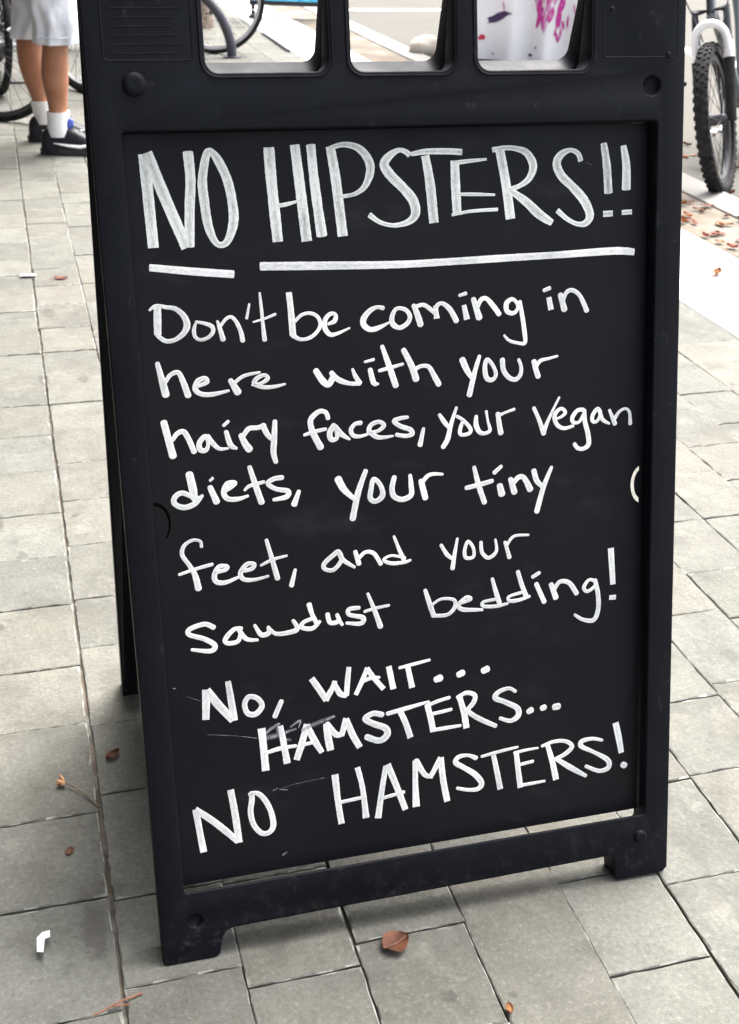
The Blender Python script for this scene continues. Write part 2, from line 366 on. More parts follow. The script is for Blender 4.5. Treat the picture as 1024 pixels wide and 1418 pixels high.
def leaf_curve(holes, depth, bev):
    cu = bpy.data.curves.new('leaf', 'CURVE'); cu.dimensions = '2D'; cu.fill_mode = 'BOTH'
    cu.extrude = depth/2-bev; cu.bevel_depth = bev; cu.bevel_resolution = 2; cu.offset = -bev
    for pts in holes:
        s = cu.splines.new('POLY'); s.points.add(len(pts)-1)
        for q, p in zip(s.points, pts): q.co = (p[0], p[1], 0, 1)
        s.use_cyclic_u = True
    o = bpy.data.objects.new('tmp', cu); COL.objects.link(o)
    bpy.context.view_layer.update()
    me = bpy.data.meshes.new_from_object(o.evaluated_get(bpy.context.evaluated_depsgraph_get()))
    bpy.data.objects.remove(o); bpy.data.curves.remove(cu)
    return me
SOCK = [(.5990, .9548, .0100), (.0399, .0515, .0082)]
def make_leaf(rear):
    holes = [outline(), rrect(*PAN, .004, 3)] + [rrect(a, .9725, b, 1.071, .013, 6) for a, b in WIN]
    if not rear: holes += [[(u+r*math.cos(2*math.pi*i/28), v+r*math.sin(2*math.pi*i/28)) for i in range(28)] for u, v, r in SOCK]
    me = leaf_curve(holes, TH, .0026)
    bm = bmesh.new(); bm.from_mesh(me); bpy.data.meshes.remove(me)
    bmesh.ops.remove_doubles(bm, verts=bm.verts, dist=1e-5)
    for v_ in bm.verts:
        u, v, d = v_.co.x, v_.co.y, TH/2-v_.co.z
        lim = (SL-v)*math.tan(TILT)-.0004
        if d > lim: d = max(lim, .006) if d > TH*.5 else min(d, max(lim*.3, .0015))
        if d > TH*.5 and abs(v-PAN[1]) < .005 and PAN[0]-.002 < u < PAN[2]+.002: v -= .017
        v_.co = F(u, v, d, rear)
    return fin(bm, 'rear_leaf' if rear else 'front_leaf', M_PLA, sign, ang=28)
front = make_leaf(False); rear = make_leaf(True)
front.data.materials[0] = M_PLA
def slab(bm, u0, u1, v0, v1, d0, d1, rear=False, bev=0):
    vs = [bm.verts.new(F(u, v, d, rear)) for d in (d0, d1) for u, v in ((u0, v0), (u1, v0), (u1, v1), (u0, v1))]
    for f in ((0, 1, 2, 3), (7, 6, 5, 4), (0, 4, 5, 1), (1, 5, 6, 2), (2, 6, 7, 3), (3, 7, 4, 0)): bm.faces.new([vs[i] for i in f])
    return vs
BOT = .0872
def slit(pts, wd):
    P = [Vector(p) for p in pts]; A, B = [], []
    for i, p in enumerate(P):
        t = (P[min(i+1, len(P)-1)]-P[max(i-1, 0)]).normalized(); n = Vector((-t.y, t.x)); k = wd[i] if isinstance(wd, list) else wd
        A.append(tuple(p+n*k)); B.append(tuple(p-n*k))
    return A+B[::-1]
NL = [(.0335+.0150*math.cos(R(a)), .5175+.0215*math.sin(R(a))) for a in range(92, -60, -8)]
NR = [(.6050-.0125*math.cos(R(a)), .5085+.0205*math.sin(R(a))) for a in range(84, -85, -8)]
def board_mesh(rr):
    L = [(PAN[0]+.0012, BOT), (PAN[2]-.0012, BOT), (PAN[2]-.0012, PAN[3]-.001), (PAN[0]+.0012, PAN[3]-.001)]
    holes = [L]
    if not rr: holes += [slit(NL, [.0024*(1-.55*i/len(NL)) for i in range(len(NL))]), slit(NR, .0024)]
    me = leaf_curve(holes, .0016, .0002)
    for v_ in me.vertices: v_.co = F(v_.co.x, v_.co.y, DB+.0008-v_.co.z, rr)
    me.name = 'writing_board'; me.materials.clear()
    return link('writing_board', me, M_BOARD, rear if rr else front)
board = board_mesh(False); board_mesh(True)
# frame trim round the handle windows, raised lips, and a moulded label field
bm = bmesh.new()
def lip(pts, rad, d, rr=False, closed=True): tube(bm, [F(u, v, d, rr) for u, v in pts], rad, 6, closed)
for a, b2 in WIN: lip(rrect(a-.0045, .968, b2+.0045, 1.0755, .0165, 6), .0016, .0004)
fin(bm, 'window_rim', M_PLA, front)
bm = bmesh.new()
lip(rrect(.0185, .984, .1045, 1.066, .004, 3), .0010, .0004)
for i in range(9):
    v = .9905+i*.0082
    lip([(.027+random.uniform(0, .006), v), (.096-random.uniform(0, .02), v)], .0007, .0002, closed=False)
fin(bm, 'moulded_field', M_PLA, front)
bm = bmesh.new()
lip(rrect(.5415, .984, .6285, 1.066, .004, 3), .0008, .0004)
fin(bm, 'moulded_field', M_PLA, front)
def dome(name, u, v, r, hgt, par, m=M_PLA, rr=False):
    bm = bmesh.new(); n = 22; rings = []
    prof = [(1.08, -.0005), (1.0, hgt*.35), (.86, hgt*.8), (.6, hgt), (.25, hgt*.93)]
    for k, hh in prof: rings.append([F(u+r*k*math.cos(2*math.pi*i/n), v+r*k*math.sin(2*math.pi*i/n), -hh, rr) for i in range(n)])
    loft(bm, rings); return fin(bm, name, m, par)
def dimple(name, u, v, r, dep, par):
    # a cup pressed into the face: it closes the round hole left in the leaf
    bm = bmesh.new(); n = 28; rings = []
    for k, dd in [(1.10, .0035), (1.04, .0012), (.98, .0024), (.85, dep*.62), (.6, dep*.9), (.3, dep)]:
        rings.append([bm.verts.new(F(u+r*k*math.cos(2*math.pi*i/n), v+r*k*math.sin(2*math.pi*i/n), dd)) for i in range(n)])
    for a, b2 in zip(rings[1:], rings[2:]):
        for k in range(n): bm.faces.new((a[k], a[(k+1) % n], b2[(k+1) % n], b2[k]))
    bm.faces.new(rings[-1]); bm.verts.index_update()
    for v_ in rings[0]: bm.verts.remove(v_)
    return fin(bm, name, m_dim, par)
m_dim = M_PLA
dome('peg', .0458, .9621, .0112, .0042, front)
dome('peg', .5995, .0592, .0085, .0048, front)
dimple('peg_socket', .5990, .9548, .0100, .0075, front)
dimple('peg_socket', .0399, .0515, .0082, .0065, front)
bm = bmesh.new(); tube(bm, [F(W_-.003, .957, .012), F(W_+.004, .957, .012), F(W_+.0075, .957, .012)], [.0034, .0034, .0022], 12); fin(bm, 'stop_pin', M_PLA, front)
dome('rivet', .5510, 1.032, .0026, .0015, front); dome('rivet', .6180, .986, .0030, .0016, front)
# ------------------------------------------------------------------ handwriting: strokes in 0.1 mm on the board
STROKES = json.loads(r'''{"t1":[["l",[517,8981,115],[528,8516,111],[539,8063,110]],["l",[543,8994,115],[694,8551,117],[877,8048,114]],["s",[956,8990,103],[963,8722,101],[935,8446,102],[906,8061,100]],["c",[1144,8965,78],[1084,8719,93],[1088,8510,99],[1116,8243,89],[1191,8077,65],[1295,8094,72],[1374,8289,101],[1373,8501,97],[1336,8711,97],[1267,8879,92],[1202,8975,73]]],"t1u":[["s",[486,7868,71],[911,7810,78],[1341,7760,79]]],"t2":[["l",[1785,9016,114],[1794,8669,112],[1827,8069,111]],["l",[2056,9036,98],[2085,8689,107],[2135,8061,112]],["s",[1773,8430,32],[1922,8442,41],[2086,8479,20]],["s",[2225,9028,95],[2247,8642,102],[2300,8110,113]],["l",[2430,9010,96],[2475,8677,106],[2525,8097,108]],["s",[2422,8990,44],[2567,9025,53],[2717,8994,73],[2819,8895,89],[2853,8766,92],[2793,8610,67],[2682,8528,42],[2543,8504,38],[2467,8495,30]],["s",[3287,8900,60],[3249,8934,57],[3172,8955,48],[3070,8903,80],[3005,8812,101],[3078,8695,105],[3206,8569,102],[3312,8435,109],[3334,8302,100],[3258,8220,68],[3100,8187,45],[2945,8222,45],[2824,8306,60]],["s",[3303,8911,42],[3467,8933,60],[3719,8930,64],[3869,8918,64]],["l",[3459,8893,90],[3506,8603,106],[3539,8195,107]],["l",[3788,8834,97],[3793,8565,101],[3805,8267,102]],["s",[3764,8806,46],[3907,8821,43],[4148,8838,25]],["s",[3780,8485,31],[3997,8478,37],[4239,8465,25]],["s",[3744,8270,31],[3961,8302,34],[4270,8310,38]],["l",[4299,8938,102],[4368,8576,106],[4417,8203,110]],["s",[4218,8932,52],[4331,8947,52],[4461,8944,53],[4607,8894,75],[4685,8759,94],[4638,8627,72],[4523,8549,50],[4399,8516,50]],["s",[4416,8508,62],[4603,8376,95],[4752,8243,102],[4902,8145,74]],["s",[5245,8792,60],[5211,8871,57],[5119,8908,47],[5011,8862,82],[4961,8767,95],[5019,8639,98],[5153,8515,96],[5289,8367,106],[5357,8213,97],[5307,8126,73],[5205,8120,48],[5086,8177,51],[4969,8273,61]],["s",[5518,8968,76],[5557,8736,93],[5580,8442,100]],["s",[5756,8937,71],[5793,8729,97],[5796,8472,107]],["l",[5516,8215,65],[5634,8218,62]],["l",[5744,8223,52],[5869,8226,56]]],"t2u":[["s",[1628,7828,86],[2159,7808,85],[3071,7777,78],[3683,7779,76],[4343,7788,77],[4968,7794,74],[5651,7807,84],[5901,7785,76]]],"d":[["l",[533,7474,72],[523,7350,79],[513,7183,73]],["s",[449,7441,25],[517,7480,37],[613,7464,39]],["s",[602,7462,37],[709,7442,48],[791,7367,60],[822,7268,69],[777,7183,57],[685,7123,44],[597,7114,46],[535,7154,46],[497,7200,41]],["s",[917,7295,25],[1004,7273,36],[1079,7236,46],[1083,7175,42],[1027,7124,36],[948,7106,34],[895,7143,38],[890,7220,40],[917,7289,23]],["s",[1138,7287,28],[1156,7226,42],[1186,7097,56]],["s",[1161,7225,32],[1228,7304,34],[1290,7322,36],[1342,7259,42],[1380,7157,47],[1392,7070,52]],["s",[1485,7446,23],[1449,7302,32]],["s",[1602,7554,23],[1610,7397,35],[1617,7231,38],[1626,7066,52]],["s",[1517,7257,19],[1637,7285,26],[1755,7325,30]],["l",[1913,7546,62],[1925,7346,67],[1934,7089,72]],["s",[1965,7238,33],[2037,7301,35],[2129,7315,37],[2208,7274,39],[2237,7194,41],[2201,7118,39],[2116,7056,39],[2012,7045,39],[1928,7095,50]],["s",[2326,7189,31],[2397,7219,51],[2406,7285,41],[2348,7293,44],[2293,7236,50],[2285,7147,57],[2338,7076,48],[2420,7082,37],[2557,7132,20]],["s",[2938,7323,48],[2870,7336,40],[2784,7298,56],[2717,7220,66],[2719,7152,64],[2790,7101,56],[2891,7118,48],[3004,7166,21]],["c",[3091,7308,40],[3038,7229,54],[3042,7147,60],[3119,7101,49],[3207,7144,51],[3239,7217,49],[3190,7291,46]],["s",[3285,7331,49],[3326,7226,67],[3357,7121,68]],["s",[3307,7316,40],[3401,7331,46],[3501,7257,46],[3529,7228,41]],["l",[3531,7317,46],[3545,7175,68]],["s",[3530,7256,46],[3553,7316,46],[3612,7336,43],[3698,7267,60],[3770,7137,63]],["l",[3861,7306,52],[3894,7145,69]],["s",[3811,7410,33],[3885,7429,41]],["s",[3973,7362,58],[4036,7158,75]],["s",[4016,7270,47],[4061,7350,52],[4121,7361,47],[4194,7287,59],[4271,7183,59]],["c",[4472,7307,39],[4420,7338,44],[4359,7292,59],[4366,7208,56],[4441,7183,47],[4494,7236,39]],["s",[4517,7304,47],[4546,7142,51],[4570,6972,54],[4574,6847,45],[4490,6849,36],[4385,6884,34],[4328,6944,28]],["s",[4806,7413,39],[4875,7435,45]],["l",[4864,7335,60],[4892,7195,65]],["s",[5004,7355,60],[5052,7191,74]],["s",[5027,7270,48],[5074,7373,48],[5151,7397,48],[5243,7328,48],[5325,7161,60]]],"h":[["s",[486,6890,48],[520,6711,70],[548,6558,80]],["s",[555,6693,45],[612,6763,45],[694,6780,51],[738,6680,62],[779,6534,71]],["s",[897,6624,35],[989,6662,46],[969,6705,43],[893,6677,57],[858,6597,60],[913,6541,52],[1032,6527,49],[1211,6553,26]],["s",[1236,6660,55],[1306,6531,81]],["s",[1263,6620,40],[1358,6688,37],[1450,6712,35],[1554,6724,26]],["s",[1466,6595,26],[1566,6609,35],[1637,6654,47],[1601,6691,40],[1520,6662,49],[1489,6608,52],[1593,6562,44],[1716,6562,38],[1821,6580,23]],["s",[2164,6699,65],[2236,6582,74],[2297,6540,65],[2344,6605,68]],["s",[2334,6663,57],[2409,6585,60],[2533,6535,45],[2643,6527,48]],["s",[2571,6686,30],[2599,6610,48],[2647,6533,54]],["s",[2768,6668,54],[2803,6522,60],[2853,6507,27]],["s",[2713,6756,27],[2812,6777,36]],["s",[2913,6911,48],[2985,6691,66],[3052,6474,70]],["s",[2871,6650,36],[3000,6675,42],[3143,6705,31]],["s",[3154,6857,60],[3242,6674,70],[3287,6528,77]],["s",[3274,6633,46],[3348,6667,43],[3437,6653,49],[3499,6547,61],[3549,6452,65]],["s",[3829,6706,74],[3880,6589,69],[3938,6491,42]],["s",[4031,6732,42],[3972,6558,55],[3904,6307,67]],["c",[4121,6689,47],[4093,6600,55],[4111,6485,58],[4178,6457,48],[4223,6515,45],[4187,6619,45]],["s",[4302,6674,60],[4314,6559,58],[4374,6473,56],[4455,6441,51],[4517,6494,48],[4525,6583,43],[4498,6661,40]],["s",[4682,6630,63],[4702,6545,63],[4731,6456,63]],["s",[4709,6564,38],[4757,6631,43],[4853,6650,34],[4966,6671,28]]],"f":[["s",[504,6266,74],[538,6082,75],[572,5904,81]],["s",[582,6078,46],[639,6142,49],[706,6151,58],[758,6048,60],[798,5930,60]],["c",[934,6087,49],[862,6024,58],[864,5948,59],[923,5935,50],[953,6001,40]],["s",[956,6085,49],[1010,5996,53],[1074,5937,41],[1165,5934,23]],["s",[1132,6185,35],[1184,6226,35]],["s",[1154,6114,47],[1191,5973,61],[1252,5927,33]],["s",[1311,6063,59],[1351,5967,74],[1391,5905,80]],["s",[1333,6053,50],[1399,6129,53],[1491,6132,50],[1572,6149,50]],["s",[1554,6153,61],[1594,6055,60],[1640,5997,47]],["s",[1687,6186,50],[1667,5987,65],[1652,5849,62],[1672,5741,51]],["s",[2274,6172,51],[2252,6238,51],[2179,6254,51],[2089,6186,60],[2078,6110,62],[2111,5998,69],[2177,5860,76]],["s",[2002,6010,33],[2113,6037,42],[2244,6056,36]],["s",[2337,6089,58],[2286,6015,63],[2298,5936,58],[2362,5946,45],[2363,6040,51]],["s",[2352,6072,58],[2412,5989,60],[2504,5921,28]],["s",[2640,6092,49],[2575,6085,45],[2525,6026,52],[2546,5962,52],[2618,5943,39],[2718,5960,28]],["s",[2715,5979,36],[2829,5986,40],[2903,6043,49],[2848,6087,46],[2759,6062,52],[2732,5994,55],[2810,5924,52],[2891,5909,40],[3001,5916,25]],["s",[3177,6112,37],[3092,6107,46],[3018,6081,52],[3089,6020,53],[3202,5971,56],[3225,5921,53],[3151,5904,46],[3041,5927,46]],["s",[3358,5971,37],[3312,5789,60]],["s",[3548,6111,39],[3604,6023,54],[3656,5956,40]],["s",[3749,6176,33],[3678,5981,52],[3637,5828,59],[3581,5742,55]],["s",[3753,6076,37],[3823,6029,40],[3909,5926,47],[3896,5873,43],[3814,5861,42],[3783,5888,45],[3797,5959,45],[3826,6023,33]],["s",[3981,6059,40],[3979,5957,60],[4022,5874,53],[4085,5857,40],[4143,5889,45],[4119,5994,29],[4102,6106,34]],["s",[4241,6068,55],[4258,5934,60],[4274,5845,65]],["s",[4254,6049,43],[4330,6074,29],[4439,6104,34]],["s",[4678,6099,44],[4743,5951,49],[4797,5796,58]],["s",[4797,5805,52],[4840,5917,44],[4916,6068,31],[4990,6199,26]],["s",[4916,5948,29],[5007,5969,32],[5063,6017,44],[5021,6066,39],[4958,6038,47],[4930,5969,49],[4965,5881,50],[5049,5835,44],[5161,5854,35]],["s",[5287,6032,50],[5217,6031,47],[5154,5958,52],[5161,5898,44],[5232,5892,36],[5288,5973,39]],["s",[5302,6025,44],[5309,5893,56],[5345,5757,59],[5356,5624,59],[5289,5576,48],[5219,5589,48],[5179,5641,45]],["c",[5471,6031,45],[5408,5964,50],[5404,5892,45],[5458,5883,37],[5503,5963,42]],["s",[5493,6003,50],[5529,5901,48],[5615,5844,27]],["s",[5617,6003,35],[5687,5838,56]],["s",[5686,5902,45],[5743,5977,37],[5821,6004,32],[5872,5954,37],[5883,5822,48]]],"g":[["s",[731,5689,84],[754,5538,87],[770,5416,74],[824,5425,49]],["s",[770,5420,45],[643,5494,55],[557,5454,58],[552,5383,58],[647,5334,59],[766,5365,59],[852,5446,33]],["l",[951,5625,55],[970,5602,55]],["s",[941,5528,59],[1000,5363,75]],["s",[1092,5468,39],[1179,5518,49],[1215,5554,46],[1131,5553,52],[1083,5463,59],[1120,5386,59],[1237,5371,49],[1344,5395,30]],["s",[1381,5710,49],[1433,5508,65],[1489,5308,69]],["s",[1311,5459,26],[1356,5498,39],[1433,5516,42],[1528,5533,39]],["s",[1731,5563,53],[1641,5557,53],[1570,5512,53],[1652,5444,50],[1788,5405,57],[1767,5345,57],[1624,5324,39]],["s",[1908,5393,43],[1849,5252,70]],["s",[2356,5487,85],[2416,5366,75],[2527,5247,50]],["s",[2674,5551,50],[2581,5321,67],[2503,5021,70]],["c",[2762,5449,50],[2728,5336,59],[2714,5236,61],[2774,5194,57],[2857,5251,62],[2839,5369,54]],["s",[3002,5449,54],[2971,5328,62],[2990,5231,62],[3085,5185,60],[3190,5226,62],[3194,5336,57],[3186,5453,42]],["s",[3314,5376,65],[3334,5279,71],[3357,5176,71]],["s",[3321,5353,51],[3391,5427,48],[3466,5442,40],[3568,5430,32]],["s",[3947,5477,45],[3995,5270,63],[4064,5055,63]],["s",[3847,5245,50],[3995,5266,54],[4163,5298,50]],["s",[4189,5391,50],[4274,5457,45]],["s",[4254,5234,73],[4277,5132,83]],["s",[4385,5299,60],[4432,5140,78]],["s",[4404,5232,60],[4477,5306,60],[4550,5299,60],[4627,5155,79]],["s",[4673,5370,64],[4709,5250,64],[4775,5178,51]],["s",[4893,5392,41],[4794,5171,60],[4707,4883,65]]],"e":[["s",[802,4881,36],[794,4940,34],[716,4963,34],[619,4913,42],[589,4811,48],[660,4682,48],[710,4570,62],[737,4414,72]],["s",[540,4593,32],[700,4632,37],[904,4670,40]],["s",[930,4573,40],[1049,4593,46],[1066,4629,43],[978,4634,52],[921,4546,58],[937,4468,58],[1039,4448,49],[1194,4496,32]],["s",[1210,4556,40],[1330,4569,49],[1370,4618,46],[1289,4630,52],[1209,4544,52],[1234,4464,52],[1352,4443,41],[1515,4465,29]],["s",[1517,4877,40],[1567,4657,53],[1616,4428,61]],["s",[1439,4598,29],[1574,4649,37],[1734,4676,26]],["s",[1820,4505,36],[1768,4327,57]],["c",[2326,4658,49],[2269,4631,54],[2157,4541,54],[2154,4478,49],[2254,4454,49],[2352,4558,49]],["s",[2326,4650,49],[2372,4556,54],[2500,4457,35]],["s",[2515,4637,49],[2552,4492,59]],["s",[2536,4537,44],[2629,4617,44],[2730,4593,49],[2807,4461,49]],["s",[2972,4767,30],[3027,4612,44],[3079,4485,55]],["s",[3093,4501,35],[2934,4545,30],[2842,4503,37],[2931,4455,45],[3086,4450,40],[3159,4468,30]],["s",[3530,4604,40],[3598,4485,51],[3676,4416,40]],["s",[3727,4661,31],[3691,4487,45],[3661,4313,56]],["c",[3853,4613,38],[3811,4500,46],[3828,4420,43],[3916,4423,40],[3918,4528,40]],["s",[4013,4588,40],[4024,4464,46],[4104,4389,46],[4199,4458,41],[4190,4601,26]],["s",[4309,4557,41],[4361,4366,52]],["s",[4322,4503,36],[4418,4614,36],[4603,4612,26]]],"s":[["s",[870,3949,60],[771,3999,55],[605,3959,55],[600,3898,55],[759,3828,56],[870,3739,60],[819,3679,56],[615,3721,36]],["s",[1176,3898,46],[1093,3896,51],[992,3798,56],[1012,3745,51],[1131,3755,51],[1167,3867,42]],["s",[1151,3877,51],[1227,3767,52],[1350,3739,33]],["s",[1327,3916,37],[1396,3795,57],[1481,3809,57],[1478,3877,37]],["s",[1478,3872,37],[1564,3786,47],[1733,3785,57],[1808,3818,57],[1765,3916,42]],["s",[1956,4082,61],[1986,3959,52],[2034,3847,53]],["s",[2008,3918,43],[1885,3883,47],[1857,3824,52],[1978,3796,53],[2070,3868,38]],["s",[2162,3942,53],[2189,3838,53],[2288,3845,53],[2271,3923,43]],["s",[2281,3871,43],[2328,3795,38]],["s",[2534,3972,43],[2417,3968,53],[2414,3905,48],[2574,3848,58],[2546,3782,53],[2380,3808,34]],["s",[2642,4125,34],[2714,3919,53],[2777,3715,68]],["s",[2596,3918,34],[2727,3943,38],[2884,3957,34]],["s",[3325,4087,44],[3371,3928,60],[3419,3767,60]],["s",[3383,3888,35],[3514,3957,32],[3668,3930,42],[3679,3839,50],[3586,3759,45],[3426,3766,44]],["s",[3745,3877,35],[3876,3913,45],[3824,3945,37],[3731,3871,47],[3769,3802,55],[4017,3766,36]],["s",[4146,4129,40],[4191,3958,56],[4229,3829,60]],["s",[4216,3877,36],[4032,3860,37],[4031,3809,42],[4189,3789,45],[4335,3805,31]],["s",[4466,4180,50],[4510,4025,56],[4562,3877,61]],["s",[4509,3920,38],[4349,3887,38],[4362,3834,43],[4481,3832,46],[4610,3861,36]],["s",[4651,4094,46],[4735,4136,46]],["s",[4696,4003,56],[4795,3771,61]],["s",[4885,3975,61],[4944,3805,72]],["s",[4911,3886,51],[4993,3994,51],[5115,3967,57],[5211,3826,62]],["c",[5457,3940,44],[5374,3976,38],[5306,3892,49],[5348,3834,44],[5444,3884,44]],["s",[5451,3962,52],[5491,3777,58],[5493,3590,58],[5433,3463,58],[5294,3486,47],[5189,3558,36]],["l",[5652,4340,78],[5684,3882,68]],["l",[5636,3722,58],[5725,3717,58]]],"n":[["l",[739,3233,92],[710,2875,80]],["l",[742,3227,92],[864,3030,97],[1017,2819,84]],["l",[987,3300,65],[1007,3074,77],[1029,2817,81]],["c",[1210,3079,60],[1157,2996,60],[1186,2883,63],[1277,2862,67],[1353,2949,63],[1306,3046,60]],["s",[1578,2973,57],[1493,2799,60]],["l",[1939,3200,72],[2031,3042,77],[2101,2906,68]],["l",[2090,2908,73],[2183,3057,60],[2214,3133,50]],["s",[2197,3116,50],[2261,2973,69],[2329,2932,55]],["l",[2339,2930,60],[2361,3117,64],[2384,3278,55]],["l",[2601,3241,51],[2536,3092,60],[2449,2924,51]],["l",[2594,3235,60],[2678,3097,60],[2787,2950,60]],["s",[2547,3079,41],[2631,3104,46],[2738,3101,36]],["l",[2856,3223,69],[2903,2933,70]],["s",[2986,3184,37],[3160,3207,42],[3353,3232,33]],["l",[3082,3200,60],[3131,2918,70]],["s",[3426,2978,77],[3479,2991,89]],["s",[3708,3000,77],[3757,3017,82]],["s",[4016,3006,78],[4066,3024,84]]],"m":[["l",[1330,2679,88],[1341,2419,82],[1349,2151,86]],["l",[1551,2678,60],[1577,2440,72],[1604,2200,80]],["s",[1374,2371,46],[1529,2399,54],[1715,2403,39]],["l",[1856,2651,64],[1796,2444,80],[1715,2225,76]],["l",[1855,2638,72],[1933,2443,80],[2020,2270,61]],["s",[1803,2401,47],[1932,2414,43]],["l",[2092,2621,84],[2099,2456,87],[2121,2281,84]],["s",[2097,2611,72],[2193,2471,73],[2266,2461,62]],["l",[2260,2441,65],[2325,2654,73]],["l",[2319,2645,76],[2395,2430,81],[2474,2265,74]],["s",[2756,2633,66],[2648,2664,66],[2552,2610,73],[2643,2538,74],[2791,2457,82],[2806,2367,82],[2710,2313,78],[2562,2381,77]],["s",[2822,2635,52],[3063,2671,53],[3331,2713,31]],["l",[2964,2671,72],[3036,2494,73],[3093,2292,73]],["l",[3309,2678,69],[3350,2490,74],[3375,2324,74]],["s",[3296,2661,45],[3439,2702,45],[3587,2728,41]],["s",[3341,2551,45],[3478,2561,45],[3605,2575,41]],["s",[3352,2345,45],[3536,2349,49],[3715,2351,37]],["l",[3706,2739,70],[3763,2515,74],[3791,2307,79]],["s",[3689,2715,49],[3800,2757,54],[3905,2710,58],[3882,2616,61],[3791,2528,54]],["s",[3795,2532,58],[3943,2412,62],[4160,2281,55]],["s",[4419,2688,46],[4335,2739,46],[4205,2710,59],[4161,2641,66],[4290,2568,62],[4441,2469,71],[4451,2369,72],[4352,2318,55],[4222,2370,46]],["s",[4586,2401,69],[4623,2418,81]],["s",[4762,2420,69],[4794,2429,74]],["s",[4924,2412,86],[4974,2415,86]]],"o":[["l",[520,1807,80],[542,1557,73],[572,1257,81]],["l",[512,1808,73],[734,1597,81],[979,1318,72]],["l",[930,1982,76],[964,1657,81],[987,1303,80]],["s",[1170,1902,57],[1167,1809,66],[1143,1666,66],[1170,1500,64],[1256,1377,62],[1349,1374,62],[1398,1460,70],[1377,1639,64],[1312,1798,66],[1231,1888,57],[1147,1886,49]],["l",[2159,1972,88],[2178,1651,74],[2211,1329,75]],["l",[2431,2019,66],[2484,1740,63],[2512,1353,80]],["l",[2185,1606,44],[2479,1624,45]],["l",[2778,1981,63],[2719,1680,68],[2658,1323,80]],["l",[2797,1998,83],[2902,1690,76],[3001,1376,73]],["s",[2725,1575,45],[2986,1608,45]],["l",[3142,1992,68],[3134,1712,68],[3136,1391,92]],["s",[3152,1981,80],[3253,1794,64],[3333,1756,58]],["l",[3319,1738,61],[3462,1981,72]],["l",[3458,1982,76],[3484,1675,77],[3528,1396,78]],["s",[3904,1903,59],[3803,1954,42],[3685,1951,59],[3645,1886,67],[3746,1804,63],[3885,1693,72],[3969,1567,72],[3925,1496,60],[3805,1500,47],[3659,1547,42]],["s",[3977,1911,37],[4204,1941,42],[4441,1962,32]],["l",[4127,1909,60],[4168,1691,68],[4210,1442,73]],["l",[4422,1907,64],[4442,1691,68],[4473,1420,73]],["s",[4400,1891,42],[4533,1905,38],[4705,1910,26]],["s",[4443,1721,43],[4638,1741,43]],["s",[4462,1447,47],[4792,1452,36]],["l",[4828,1944,60],[4898,1686,74],[4945,1445,79]],["s",[4761,1923,38],[4910,1958,47],[5067,1941,48],[5157,1859,57],[5067,1772,57],[4928,1722,48]],["s",[4943,1728,52],[5135,1580,70],[5340,1435,49]],["s",[5560,1878,39],[5428,1919,48],[5292,1906,60],[5281,1840,61],[5452,1734,48],[5636,1602,66],[5649,1497,66],[5523,1471,53],[5344,1562,48]],["l",[5739,2086,79],[5783,1887,84],[5824,1668,71]],["s",[5845,1504,81],[5873,1488,81]]],"smudge":[["s",[1351,2580,55],[1436,2653,52],[1528,2697,56]],["s",[1376,2548,85],[1484,2560,74],[1603,2580,56]],["s",[1525,2640,74],[1563,2519,74],[1652,2486,37]],["s",[1670,2646,30],[1782,2706,41],[1760,2623,16]],["s",[1812,2587,64],[1943,2634,67],[2054,2665,64],[2175,2696,49]],["s",[1612,2588,48],[1722,2610,37]],["s",[519,3179,8],[670,3107,11]],["s",[719,2693,8],[1032,2631,8],[1269,2566,11]],["s",[1418,1889,17],[1474,1909,14]],["s",[1500,1890,14],[1582,1871,14]],["s",[1528,1900,5],[1695,1931,5],[2029,1950,5]],["s",[1495,1056,35],[1533,1080,17]],["s",[369,3303,13],[404,3289,13]],["s",[5307,8773,4],[5380,8746,7]]]}''')
def smooth_path(p, closed):
    P = [Vector(x) for x in p]; n = len(P); out = []
    segs = n if closed else n-1
    for i in range(segs):
        if closed: a, b2, c2, d = P[i-1], P[i], P[(i+1) % n], P[(i+2) % n]
        else: a, b2, c2, d = P[max(i-1, 0)], P[i], P[i+1], P[min(i+2, n-1)]
        k = max(3, int((c2.xy-b2.xy).length/14))
        for j in range(k):
            t = j/k
            out.append(.5*((2*b2)+(c2-a)*t+(2*a-5*b2+4*c2-d)*t*t+(3*b2-a-3*c2+d)*t*t*t))
    if not closed: out.append(P[-1].copy())
    return out
ZL = [0]
